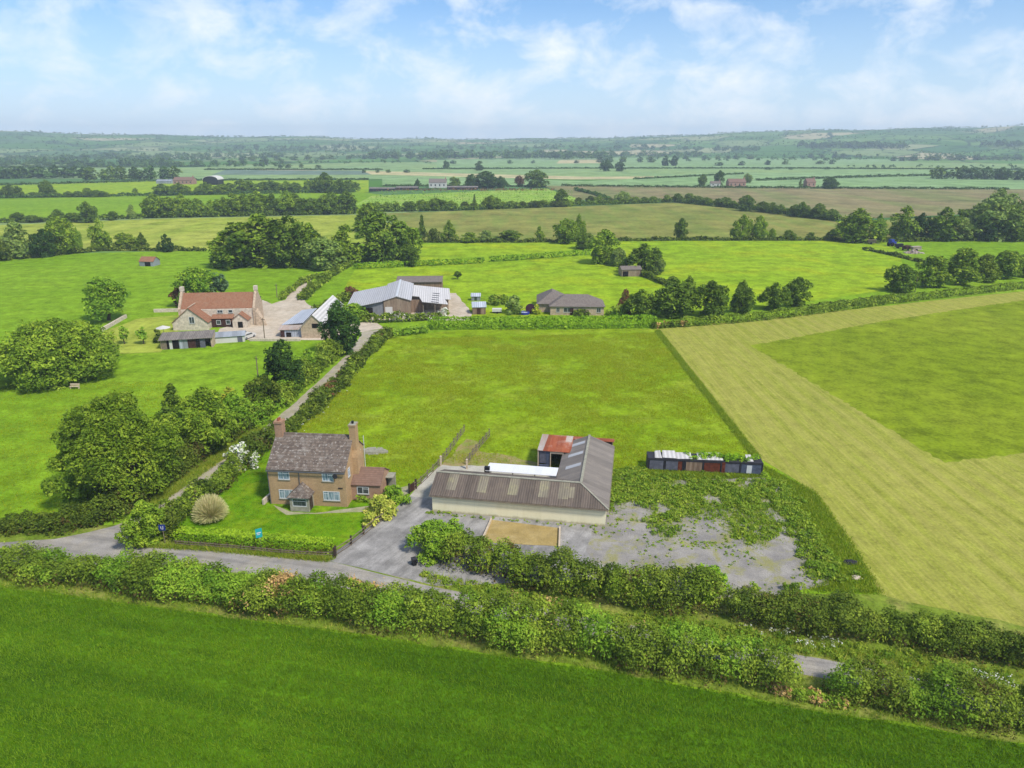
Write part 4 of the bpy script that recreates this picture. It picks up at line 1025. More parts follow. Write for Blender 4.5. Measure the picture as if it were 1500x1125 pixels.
def stone_barn():
    ox, oy = at(442, 496); qx, qy = at(476, 493); W = math.dist((ox, oy), (qx, qy)) + .6
    bx, by = at(459, 434, 5.6)
    T = thing('stone_barn', 'stone barn with steep pale roof, gable end on, by the lane bend', 'barn', (ox, oy, .1), R(1.5))
    D = by - oy
    w, rf = gable_block(T, 0, W, 0, D, 2.7, 5.7, 'stone_warm', 'white_roof', 'y')
    child_box('window', (W * .45, -.05, 2.5, W * .7, -.002, 3.6), 'dark', T)
    m = MB(); m.slab([(-.31, -.27, 2.57), (W / 2 - .1, -.27, 5.79), (W / 2 - .1, 7, 5.79), (-.31, 7, 2.57)], .03); m.build('roof_sheet', M['shed_roof'], rf)
    # lean-to on the left with its lower front roof
    m = MB(); m.slab([(-5.6, 3.5, 2.5), (-.3, 3.5, 3.0), (-.3, D * .8, 3.3), (-4.2, D * .8, 2.8)], .1); l = m.build('lean_to_roof', M['blue_roof'], T)
    m = MB(); m.prism_z([(-5.2, 3.8), (-.02, 3.8), (-.02, D * .78), (-3.9, D * .78)], -.3, 2.3); m.build('lean_to_wall', M['stone_warm'], T)
    m = MB(); m.slab([(-5.8, .7, 1.9), (-.1, .7, 2.0), (-.1, 3.45, 2.5), (-5.8, 3.45, 2.45)], .1); m.build('front_roof', M['pale_rust'], T)
    child_box('front_wall', (-5.3, 1.0, -.3, -.02, 1.2, 1.85), 'blue_roof', T); child_box('front_door', (-5.25, .9, -.2, -4.3, .99, 1.7), 'rust_dark', T); child_box('dark_opening', (-3.9, .93, -.2, -2.7, .99, 1.2), 'dark', T)
stone_barn()

def steel_barn():
    ox, oy = at(563, 464); qx, qy = at(602, 463.5)
    W = math.dist((ox, oy), (qx, qy)); D = 24.
    T = thing('steel_barn', 'large steel barn with wide pale roofs spreading to both sides behind the hedge', 'barn', (ox, oy, .1), R(6))
    e, r = 4.3, 5.4
    gable_block(T, 0, W, 0, D, e, r, 'boards_tan', 'grey_roof', 'y', oh=.3)
    child_box('door', (W * .05, -.06, 0, W * .32, -.003, 2.6), 'farwhite', T)
    m = MB(); m.beam((W / 2, -.35, r + .16), (W / 2, D + .3, r + .16), .5, .1); m.build('ridge_cap', M['white'], T)
    # left aisle
    m = MB(); m.slab([(-10.2, -1.0, 2.5), (-.34, -.3, e - .02), (-.34, D - 2, e - .02), (-10.2, D - 2, 2.5)], .12); la = m.build('aisle_roof', M['grey_roof'], T)
    m = MB(); m.prism_y([(-9.6, -.3), (-.02, -.3), (-.02, e - .25), (-9.6, 2.35)], .3, D - 2.4); m.build('aisle_wall', M['grey_clad'], T)
    child_box('dark_opening', (-5.5, .2, .2, -3.0, .298, 2.4), 'dark', T)
    for y in (3, 8, 13): 
        m = MB(); m.slab([(-5.2, y, 3.36), (-3.2, y, 3.72), (-3.2, y + 1.1, 3.72), (-5.2, y + 1.1, 3.36)], .02); m.build('rooflight', M['frame_dark'], la)
    # right aisles
    m = MB(); m.slab([(W + .34, 6, e - .02), (W + 11.0, 6, 3.0), (W + 11.0, D - 2, 3.0), (W + .34, D - 2, e - .02)], .12); m.slab([(W + 3.2, -.5, 3.95), (W + 10.2, -.5, 3.1), (W + 9.4, 5.99, 3.2), (W + 2.2, 5.99, 4.08)], .12); ra = m.build('aisle_roof', M['white_roof'], T)
    m = MB(); m.prism_y([(W + .02, -.3), (W + 10.4, -.3), (W + 10.4, 2.7), (W + .02, e - .35)], 6.6, D - 2.6); m.build('aisle_wall', M['boards_tan'], T)
    child_box('aisle_wall', (W + .03, 3.6, -.3, W + 3.0, 3.8, 3.6), 'boards', T)
    for x in (3.4, 6.6, 9.8): m = MB(); m.box(W + x - .12, -.3, -.3, W + x + .12, -.1, 2.9); m.build('post', M['greywood'], T)
    for i in range(5):
        y = -.0 + i * 3.0; x = W + 6.6 + (.1 * i); zz = lambda xx: 3.95 - (xx - W - 3.2) * .1214 if y < 5 else e - .02 - (xx - W - .34) * .122
        m = MB(); m.slab([(x - 1, y, zz(x - 1) + .03), (x + 1, y, zz(x + 1) + .03), (x + 1, y + .9, zz(x + 1) + .03), (x - 1, y + .9, zz(x - 1) + .03)], .02); m.build('rooflight', M['frame_dark'], ra)
steel_barn()
def field_barn():
    ox, oy = at(582, 431); qx, qy = at(647, 431); W = math.dist((ox, oy), (qx, qy))
    T = thing('timber_barn', 'brown boarded barn with a plain grey roof behind the steel barn', 'barn', (ox, oy, .1), R(3))
    m = MB(); m.box(0, 0, -.3, W, 9, 3.6); m.build('wall', M['boards'], T)
    m = MB(); m.slab([(-.3, -.4, 3.7), (W + .3, -.4, 3.7), (W + .3, 5.5, 4.6), (-.3, 5.5, 4.6)], .12); m.slab([(-.3, 9.4, 3.8), (W + .3, 9.4, 3.8), (W + .3, 5.503, 4.598), (-.3, 5.503, 4.598)], .12); m.build('roof', M['tile_grey'], T)
field_barn()

def hip(m, x0, x1, y0, y1, e, r, oh=.4, axis='x'):
    x0 -= oh; x1 += oh; y0 -= oh; y1 += oh
    if axis == 'x':
        d = (y1 - y0) / 2; a, b = (x0 + d, (y0 + y1) / 2, r), (x1 - d, (y0 + y1) / 2, r)
        m.slab([(x0, y0, e), (x1, y0, e), b, a], .1); m.slab([(x1, y1, e), (x0, y1, e), a, b], .1); m.slab([(x1, y0, e), (x1, y1, e), b], .1); m.slab([(x0, y1, e), (x0, y0, e), a], .1)
    else:
        d = (x1 - x0) / 2; a, b = ((x0 + x1) / 2, y0 + d, r), ((x0 + x1) / 2, y1 - d, r)
        m.slab([(x0, y0, e), (x0, y1, e), b, a], .1); m.slab([(x1, y1, e), (x1, y0, e), a, b], .1); m.slab([(x0, y0, e), (x1, y0, e), a], .1); m.slab([(x1, y1, e), (x0, y1, e), b], .1)
def bungalow():
    ox, oy = at(806, 462); qx, qy = at(884, 462); L = math.dist((ox, oy), (qx, qy))
    T = thing('bungalow', 'long bungalow with hipped grey brown roof behind the thick hedge', 'house', (ox, oy, .1), R(-2))
    child_box('wall', (0, 0, -.3, L, 8.5, 2.35), 'stone_warm', T); child_box('wall', (-3.2, 3.5, -.3, -.01, 13, 2.35), 'stone_warm', T)
    m = MB(); hip(m, 0, L, 0, 8.5, 2.45, 5.0); m.build('roof', M['tile_grey'], T)
    m = MB(); hip(m, -3.4, 4.6, 3.3, 15, 2.42, 5.2, axis='y'); m.build('roof', M['tile_grey'], T)
    for x, w in ((1.6, 1.0), (3.6, 2.2), (12.6, 1.2), (14.2, 1.3)):
        if x + w < L: window(T, (x + w / 2, 0, 1.45), w, 1.3, bars=(0,), glass='darkglass', frame='farwhite')
    child_box('door', (5.4, -.05, 0, 6.3, -.002, 2.0), 'rust_dark', T)
bungalow()
def hut(name, label, cat, u, v, w, d, e, r, wall, roof, rz=0., axis='x', door=None):
    p = at(u, v); T = thing(name, label, cat, (p[0], p[1], .1), rz)
    gable_block(T, -w / 2, w / 2, 0, d, e, r, wall, roof, axis, oh=.2)
    if door: child_box(door[0], (door[1], -.06, 0, door[2], -.003, door[3]), door[4], T)
    return T
hut('garden_shed', 'brown garden shed with a blue grey roof between steel barn and bungalow', 'shed', 702, 461, 3.6, 4.4, 2.0, 3.0, 'boards', 'blue_roof', .08, 'x', ('door', -.6, .4, 1.7, 'rust_dark'))
hut('small_greenhouse', 'tiny pale greenhouse at the top of the bungalow garden', 'greenhouse', 697, 441, 2.6, 2.4, 1.3, 2.0, 'galv', 'blue_roof', 0, 'x', ('door', -.4, .4, 1.2, 'darkglass'))
hut('field_shelter', 'grey field shelter with a dark open doorway below the round bushes', 'shelter', 925, 405.5, 7.0, 5.0, 2.4, 3.3, 'boards_tan', 'tile_grey', .1, 'x', ('dark_opening', -3.2, -1.2, 1.9, 'dark'))
hut('field_hut', 'little hut with a red roof alone in the left pasture', 'hut', 215, 390.5, 5.6, 4.5, 1.8, 3.3, 'galv', 'tile_red', -.1, 'x', ('dark_opening', -.6, 1.6, 1.6, 'dark'))
p = at(728, 459); T = thing('box_trailer', 'small white box trailer in the bungalow garden', 'trailer', (p[0], p[1], .1))
m = MB(); m.box(-1.3, -.8, .5, 1.3, .8, 1.25); m.build('body', M['farwhite'], T); child_box('chassis', (-1.25, -.7, .3, 1.25, .7, .49), 'black', T)
for s in (-1, 1):
    m = MB(); m.tube((.1, s * .72, .28), (.1, s * .88, .28), .28, .28, 12); m.build('wheel', M['tyre'], T)
p = at(777, 459.5); T = thing('trampoline', 'dark round trampoline tipped on edge left of the bungalow', 'trampoline', (p[0], p[1], .1))
m = MB(); m.tube((0, 0, 1.35), (0, .08, 1.35), 1.25, 1.25, 24); m.build('mat', M['maroon'], T); m = MB()
for k in range(24):
    a, b = k * math.pi / 12, (k + 1) * math.pi / 12; m.tube((1.32 * math.cos(a), .04, 1.35 + 1.32 * math.sin(a)), (1.32 * math.cos(b), .04, 1.35 + 1.32 * math.sin(b)), .07, .07, 6)
m.build('rim', M['frame_dark'], T)
p = at(768, 460.5); T = thing('paddling_pool', 'blue paddling pool propped in front of the garden bush', 'pool', (p[0], p[1], .1))
m = MB()
for k in range(20):
    a, b = k * math.pi / 10, (k + 1) * math.pi / 10
    for z in (.18, .5): m.tube((1.3 * math.cos(a), 1.3 * math.sin(a), z), (1.3 * math.cos(b), 1.3 * math.sin(b), z), .18, .18, 6)
m.build('ring', M['blue'], T); m = MB(); m.tube((0, 0, .05), (0, 0, .4), 1.15, 1.15, 20); m.build('water', M['blue_roof'], T)

# scrap and machinery on the track by the far trees
p = at(1304, 361); T = thing('blue_tractor', 'blue tractor parked by the far trees', 'tractor', (p[0], p[1], .1), .4)
m = MB(); m.box(-.6, -.85, 1.2, 1.2, .85, 3.1); m.build('cab', M['blue'], T); m = MB(); m.box(1.21, -.45, .9, 3.2, .45, 1.9); m.build('bonnet', M['blue'], T)
for x, rr in ((0, .95), (2.7, .6)):
    for s in (-1, 1):
        m = MB(); m.tube((x, s * .75, rr), (x, s * 1.2, rr), rr, rr, 16); m.build('wheel', M['tyre'], T)
def implement(u, v, label, mat, L, rz):
    p = at(u, v); T = thing('farm_implement', label, 'machinery', (p[0], p[1], .1), rz); m = MB()
    m.box(-L / 2, -1.0, .6, L / 2, 1.0, 1.1); m.hexa([(-L / 2, -1, 1.1), (L / 2, -1, 1.1), (L / 2, 1, 1.1), (-L / 2, 1, 1.1)], [(-L / 2 - .3, -1.2, 1.9), (L / 2, -1.2, 2.1), (L / 2, 1.2, 2.1), (-L / 2 - .3, 1.2, 1.9)])
    m.beam((L / 2, 0, .7), (L / 2 + 1.6, 0, .6), .15, .15); m.build('body', M[mat], T)
    for s in (-1, 1):
        m = MB(); m.tube((-.4, s * 1.05, .5), (-.4, s * 1.35, .5), .5, .5, 12); m.build('wheel', M['tyre'], T)
implement(1316, 364, 'dark trailer just right of the blue tractor', 'frame_dark', 3.2, -.3)
implement(1327, 367, 'rusty implement between the dark trailer and the rubble', 'rust_dark', 3., .5)
implement(1277, 358, 'grey implement under the large willow', 'greywood', 3.4, -.4)
implement(1341, 368, 'faded pink and grey implement at the right end of the scrap', 'pale_rust', 3.6, .1)
def heap(name, label, u, v, w, h, mat, seed):
    rnd = random.Random(seed); p = at(u, v); m = MB()
    for i in range(46):
        a = rnd.uniform(0, 6.28); q = rnd.random() ** .6 * w / 2; s = rnd.uniform(.25, .7) * min(1, w / 4); z = max(0, h * (1 - q / (w / 2))) * rnd.uniform(.4, 1)
        c = Vector((math.cos(a) * q, math.sin(a) * q * .6, z)); d = [Vector((rnd.uniform(-s, s), rnd.uniform(-s, s), -s * .4)) for _ in range(4)]
        b = [(-s, -s * .7), (s, -s * .6), (s * .8, s), (-s * .9, s * .8)]
        m.hexa([(c.x + x, c.y + y, c.z - s * .5) for x, y in b], [(c.x + x * .7 + rnd.uniform(-.1, .1), c.y + y * .7, c.z + s * .6) for x, y in b])
    o = m.build(name, M[mat], None, (p[0], p[1], .1)); return tag(o, label, 'heap')
heap('rubble_heap', 'pale pink heap of rubble by the scrap machinery', 1338, 371, 9, 1.1, 'pale_rust', 3)
heap('stone_heap', 'low heap of grey stones on the grass right of the cottage', 550, 663, 3.4, .3, 'render', 5)
heap('stone_heap', 'small heap of dark rubble at the edge of the hay field', 1246, 826, 1.4, .4, 'frame_dark', 7)
heap('stone_heap', 'few pale stones among weeds below the dark rubble', 1254, 848, 1.2, .25, 'stone', 9)

def stone_wall(label, pts, h, w=.5):
    p = G(pts); o = polyline('garden_wall', p, w, h, M['stone']); return tag(o, label, 'wall')
stone_wall('low stone wall running from the walnut tree to the farm garden', [(150, 486), (185, 466)], 1.0)
stone_wall('low stone wall behind the farmhouse lawn', [(226, 458), (262, 457)], 1.0)
stone_wall('short brick garden wall at the left end of the cottage', [(386, 741), (398, 730)], .9, .25)
stone_wall('low wall along the front edge of the farmyard', [(366, 500), (440, 500)], .7, .4)
p = at(110, 570); T = thing('garden_bench', 'pale wooden bench under the big round tree', 'bench', (p[0], p[1], .1))
child_box('seat', (-.9, -.25, .42, .9, .25, .5), 'palewood', T); child_box('backrest', (-.9, .2, .6, .9, .26, 1.0), 'palewood', T)
for s in (-.8, .75): child_box('leg', (s, -.22, -.1, s + .08, .22, .419), 'palewood', T)

# farms out on the plain
def far_house(name, label, u, v, vt, wpx, wall, roof, rz=0., dratio=.55, chim=True, wins=True, cat='house', ef=.58):
    p = at(u, v); W = wpx * depth(p[1]) / F; r = top_of(p[1] + W * dratio / 2, vt); e = r * ef
    T = thing(name, label, cat, (p[0], p[1], .1), rz)
    gable_block(T, -W / 2, W / 2, 0, W * dratio, e, r, wall, roof, oh=.3)
    if chim:
        m = MB(); m.box(W / 2 - 1.4, W * dratio / 2 - .6, r - .6, W / 2 - .3, W * dratio / 2 + .6, r + 1.4); m.build('chimney', M['pinkhouse'], T)
    if wins:
        n = max(2, int(W / 4))
        for i in range(n): child_box('window', (-W / 2 + (i + .5) * W / n - .7, -.06, e * .3, -W / 2 + (i + .5) * W / n + .7, -.003, e * .7), 'darkglass', T)
    return T
far_house('far_farmhouse', 'long pink brick house among trees on the green plain', 1080, 273.5, 262, 25, 'pinkhouse', 'tile_brown', .05)
far_house('far_farmhouse', 'white fronted house left of the long pink house', 1048, 273, 265.5, 14, 'farwhite', 'tile_grey', -.1)
far_house('far_farmhouse', 'small pink house with a steep roof standing alone right of the paddocks', 1188, 274, 261.5, 14, 'pinkhouse', 'tile_brown', .2, .7)
far_house('far_farmhouse', 'white house with a grey roof above the nursery rows', 641, 275, 262, 25, 'farwhite', 'tile_grey', .0)
far_house('far_farmhouse', 'pink farmhouse left of the black barn on the left plain', 268, 270, 259.5, 28, 'pinkhouse', 'tile_brown', .0)
far_house('far_barn', 'long pale barn roof left of the pink farmhouse on the left plain', 240, 269, 263, 22, 'galv', 'galv', .0, .5, False, False, 'barn')
def black_barn():
    p = at(309, 271); W = 22 * depth(p[1]) / F; T = thing('arched_barn', 'black arched barn with a white roof edge on the left plain', 'barn', (p[0], p[1], .1)); h = top_of(p[1], 258.5)
    arc = [(W / 2 * math.cos(a), h * .55 + h * .45 * math.sin(a)) for a in np.linspace(0, math.pi, 13)]
    m = MB(); m.prism_y([(-W / 2, 0), (W / 2, 0)] + arc, 0, 16); m.build('wall', M['black'], T)
    m = MB(); out = [(x * 1.03, z + .5) for x, z in arc]
    for i in range(12): (x0, z0), (x1, z1) = out[i], out[i + 1]; m.slab([(x0, -.6, z0), (x0, 16.5, z0), (x1, 16.5, z1), (x1, -.6, z1)], .4)
    m.build('roof', M['farwhite'], T)
black_barn()
for i, (u0, u1, v, lb) in enumerate(((541, 578, 280, 'long grey glasshouse at the left end of the nursery'), (580, 612, 278.5, 'grey glasshouse in the middle of the nursery row'), (655, 700, 278, 'low grey glasshouse right of the white house'))):
    p = at((u0 + u1) / 2, v); W = (u1 - u0) * depth(p[1]) / F; T = thing('glasshouse', lb, 'glasshouse', (p[0], p[1], .1)); gable_block(T, -W / 2, W / 2, 0, 9, 2.2, 3.2, 'frame_dark', 'shed_roof', oh=.2)
# ------------------------------------------------------------------ leaves
LK = .98
def LA(r, g, b): return A(r * 1.06, g, b * .8, LK)
M['oak'] = leaf_mat('oak_leaves', LA(74, 104, 34), LA(112, 146, 48), LA(156, 184, 70))
M['darkleaf'] = leaf_mat('dark_leaves', LA(60, 88, 34), LA(92, 124, 46), LA(130, 158, 62))
M['bright'] = leaf_mat('bright_leaves', LA(84, 126, 40), LA(118, 160, 54), LA(152, 186, 72))
M['willow'] = leaf_mat('willow_leaves', LA(92, 124, 70), LA(122, 152, 88), LA(154, 178, 110))
M['bluegreen'] = leaf_mat('blue_green_needles', LA(66, 98, 82), LA(90, 124, 102), LA(118, 148, 126))
M['conifer'] = leaf_mat('conifer_leaves', LA(40, 70, 36), LA(58, 90, 42), LA(78, 112, 52))
M['hedgeleaf'] = leaf_mat('hedge_leaves', LA(68, 92, 32), LA(102, 130, 46), LA(150, 176, 72))
M['hedgedark'] = leaf_mat('hawthorn_leaves', LA(56, 78, 30), LA(84, 108, 40), LA(124, 144, 60))
M['clipped'] = leaf_mat('clipped_leaves', LA(84, 122, 28), LA(116, 162, 38), LA(154, 192, 56))
M['purple'] = leaf_mat('copper_leaves', LA(86, 62, 52), LA(112, 84, 68), LA(134, 108, 80))
M['yellowleaf'] = leaf_mat('elder_in_flower', LA(110, 140, 44), LA(150, 170, 60), LA(206, 206, 90))
M['blossom'] = leaf_mat('white_blossom', A(218, 220, 190, .8), A(236, 236, 218, .8), A(248, 248, 240, .8), .15)
M['pampas'] = leaf_mat('pale_grass_blades', A(172, 182, 112, .9), A(216, 206, 146, .9), A(244, 228, 182, .9), .2)
M['variegated'] = leaf_mat('variegated_leaves', LA(128, 156, 66), LA(168, 186, 92), LA(214, 218, 140))
M['stemshade'] = leaf_mat('shaded_hedge_stems', LA(58, 52, 34), LA(82, 76, 46), LA(104, 110, 56), .1)  # brown of bare stems, doubling as painted shade low on hedges
M['deadtwig'] = leaf_mat('dead_twigs', LA(150, 124, 96), LA(176, 150, 116), LA(196, 176, 140), .1)
M['cropblade'] = leaf_mat('cereal_blades', LA(76, 114, 18), LA(98, 138, 26), LA(122, 158, 40), .3)
M['grassblade'] = leaf_mat('meadow_grass_blades', LA(128, 158, 26), LA(150, 172, 40), LA(184, 188, 74), .42)
M['vergeblade'] = leaf_mat('verge_grass_blades', LA(98, 136, 40), LA(128, 158, 54), LA(180, 180, 100), .3)
M['weedgrass'] = leaf_mat('rank_grass_blades', LA(112, 150, 40), LA(142, 176, 54), LA(178, 194, 84), .35)
M['weed'] = leaf_mat('weed_leaves', LA(92, 132, 44), LA(126, 162, 60), LA(166, 188, 86), .3)
M['farleaf'] = leaf_mat('far_tree_leaves', LA(52, 84, 42), LA(70, 104, 50), LA(92, 124, 60), .15)
def bark_mat():
    t = NT('bark'); p = t.pos((3, 3, .6), obj=True)
    return t.finish(t.ramp(t.noise(p, 1.5, 5, .7), [(.3, A(70, 60, 48)), (.7, A(120, 108, 90))]), .95, .1, t.noise(p, 3, 4, .6), .5, .05)
M['bark'] = bark_mat()
DENS = 1.0
_seed = [11]
def seed(): _seed[0] += 1; return _seed[0]

_lib = {}
def lib(kind, lod, var):
    """shared crowns 10 m wide and 10 m high: mid for a few hundred metres, far for the plain"""
    k = (kind, lod, var)
    if k not in _lib:
        cb = {'round': .03, 'spread': .02, 'cone': .02, 'column': .02, 'bush': 0.0, 'ragged': .04}[kind]
        leaf, cl, cov = {'mid': (.52, 26, .9), 'far': (1.35, 18, .85)}[lod]
        _lib[k] = (crown_mesh('crown_' + kind, 10, 10, cb, kind, leaf, 100 + var * 7 + len(kind), [M['oak']], cl, cov, (.24, .4) if lod == 'mid' else (.22, .36), 0., 7 if lod == 'mid' else 0), trunk_mesh('trunk', 10, cb, 10, var, M['bark']) if kind != 'bush' else None)
    return _lib[k]
def set_mat(o, mat):
    o.material_slots[0].link = 'OBJECT'; o.material_slots[0].material = M[mat]

BUSHY = ('bush', 'cone', 'spread')
def spot(u, vb, wpx, k=.6):
    y0 = at(u, vb)[1]; r = wpx * depth(y0) / F / 2; yc = y0 + k * r
    return (u - 750) / F * depth(yc), yc, r * 2 * depth(yc) / depth(y0)
_r = random.Random(8)
def mid(u, vb, vt, wpx, kind, mat, label, cat=None, group=None, lod='mid', z=0.0):
    x, y, w = spot(u, vb, wpx, .75 if kind in BUSHY else .45); h = top_of(y, vt)
    cm, tm = lib(kind, lod, _r.randrange(3))
    if kind == 'bush' or tm is None:
        o = link_mesh('shrub', cm, None, (x, y, z)); set_mat(o, mat); o.scale = (w / 10, w / 10 * _r.uniform(.85, 1.1), h / 10); o.rotation_euler = (0, 0, _r.uniform(0, 6.3)); return tag(o, label, cat or 'shrub', group)
    T = thing('tree', label, cat or 'tree', (x, y, z), _r.uniform(0, 6.3), group); T.scale = (w / 10, w / 10 * _r.uniform(.85, 1.1), h / 10)
    c = link_mesh('crown', cm, T); set_mat(c, mat); link_mesh('trunk', tm, T); return T
def near(u, vb, vt, wpx, kind, mat, label, cb=.12, cat=None, clumps=34, cover=.85, back=None, hh=None, mats=None, spots=0., leafk=.0027, name=None, rad=(.22, .36), lobes=5):
    x, y, w = spot(u, vb, wpx, back if back is not None else (.75 if kind in BUSHY else .45)); h = hh or top_of(y, vt)
    leaf = depth(y) * leafk; sd = seed(); ms = [M[a] for a in (mats or [mat])]
    if kind == 'bush':
        o = link_mesh(name or 'shrub', crown_mesh('shrub', w, h, 0, 'bush', leaf, sd, ms, clumps, cover, rad, spots, lobes), None, (x, y, 0)); return tag(o, label, cat or 'shrub')
    T = thing(name or 'tree', label, cat or 'tree', (x, y, 0)); link_mesh('crown', crown_mesh('crown', w, h, cb, kind, leaf, sd, ms, clumps, cover, rad, spots, lobes), T); link_mesh('trunk', trunk_mesh('trunk', h, cb, w, sd, M['bark']), T); return T

# ------------------------------------------------------------------ trees one can tell apart, nearest first
near(80, 578, 474, 176, 'spread', 'oak', 'huge round tree with branches to the ground in the left pasture', .03, clumps=44, cover=.85, rad=(.2, .34), lobes=9)
near(200, 738, 580, 168, 'round', 'oak', 'largest near tree, tall and full, at the corner of lane and road', .1, clumps=40, back=.35, rad=(.2, .36), lobes=9)
near(132, 752, 650, 112, 'spread', 'oak', 'low spreading tree in front of the largest tree at the road corner', .05, clumps=24, rad=(.22, .38), lobes=8)
near(262, 650, 560, 62, 'cone', 'darkleaf', 'dark pointed tree behind the lane bushes, next to the largest tree', .1)
near(305, 668, 570, 92, 'round', 'oak', 'full green tree overhanging the lane right of the dark pointed tree', .04, clumps=26, rad=(.22, .38), lobes=8)
near(352, 640, 572, 62, 'bush', 'bright', 'bright rounded bush with yellow green top along the lane', clumps=24)
near(338, 612, 566, 38, 'bush', 'yellowleaf', 'yellow flowering elder peeping over the lane bushes', clumps=14)
near(385, 618, 548, 52, 'bush', 'hedgedark', 'brownish hawthorn bush by the lane below the dark round tree', clumps=20)
near(421, 580, 496, 62, 'round', 'conifer', 'dark dense round tree standing by the middle of the lane', .04, clumps=34)
near(452, 556, 512, 44, 'bush', 'bright', 'fresh green bush right of the dark round lane tree', clumps=16)
near(500, 522, 438, 60, 'round', 'conifer', 'dark evergreen tree where the lane reaches the farmyard', .04, clumps=34)
near(160, 474, 402, 82, 'ragged', 'bright', 'open walnut tree with loose light crown at the farm garden wall', .14, clumps=30)
near(292, 452, 388, 80, 'ragged', 'bright', 'yellow green tree directly behind the farmhouse', .1, clumps=30)
near(312, 447, 396, 46, 'round', 'bluegreen', 'blue green tree behind the farmhouse roof', .05)
near(266, 452, 412, 26, 'bush', 'purple', 'dark reddish bush at the left end of the farmhouse', clumps=14)
near(374, 458, 428, 26, 'round', 'conifer', 'small dark tree touching the right gable of the farmhouse', .06, clumps=18)
near(183, 506, 478, 16, 'round', 'bright', 'little fruit tree in the farm garden', .3, clumps=10)
near(211, 506, 478, 18, 'round', 'bright', 'little fruit tree in the farm garden nearer the parasol', .3, clumps=10)
near(232, 505, 480, 14, 'bush', 'hedgedark', 'dark bush behind the white parasol', clumps=8)
near(216, 806, 735, 60, 'round', 'oak', 'dense leafy tree at the junction corner, beside the blue sign', .0, clumps=34, cover=1., back=.6)
near(250, 795, 748, 44, 'bush', 'hedgedark', 'dull brown green shrub between the junction tree and pampas grass', clumps=16)
near(354, 692, 648, 44, 'bush', 'hedgeleaf', 'white blossoming hawthorn left of the cottage', clumps=26, mats=['blossom', 'bright'], spots=.38, back=.5)
near(578, 745, 712, 44, 'bush', 'bright', 'round fresh green shrub right of the cottage extension', clumps=20)
near(560, 762, 727, 50, 'bush', 'variegated', 'pale variegated shrub leaning over the drive fence', clumps=22)
near(544, 776, 750, 30, 'bush', 'variegated', 'low variegated shrub behind the drive fence rails', clumps=12)
near(535, 738, 722, 30, 'bush', 'weed', 'low green plant under the extension window', clumps=10)
near(640, 826, 766, 84, 'bush', 'bright', 'bushy light green shrub nearest the drive mouth in the roadside hedge', clumps=36, cover=.95)
near(1036, 886, 830, 62, 'bush', 'clipped', 'single bright lime green shrub at the end of the tall roadside hedge', clumps=26)
near(520, 472, 444, 44, 'bush', 'bright', 'light green bush at the left corner of the steel barn', clumps=16)
near(513, 440, 420, 28, 'bush', 'purple', 'brownish copper bush left of the steel barn', clumps=12)
near(753, 462, 432, 32, 'bush', 'willow', 'grey green bush in the bungalow garden beside the trampoline', clumps=18)
near(728, 450, 434, 44, 'bush', 'weed', 'loose low bushes along the top of the bungalow garden', clumps=12)
near(786, 462, 446, 14, 'bush', 'yellowleaf', 'small golden shrub at the left end of the bungalow', clumps=8)
near(850, 466, 455, 34, 'bush', 'hedgeleaf', 'low green shrub under the bungalow windows', clumps=10)
near(908, 466, 448, 40, 'bush', 'weed', 'light green shrubs right of the bungalow', clumps=12)
near(670, 410, 398, 12, 'round', 'darkleaf', 'tiny lone tree in the buttercup meadow', .35, clumps=8)
G1 = 'dark trees in a row behind the thick hedge'
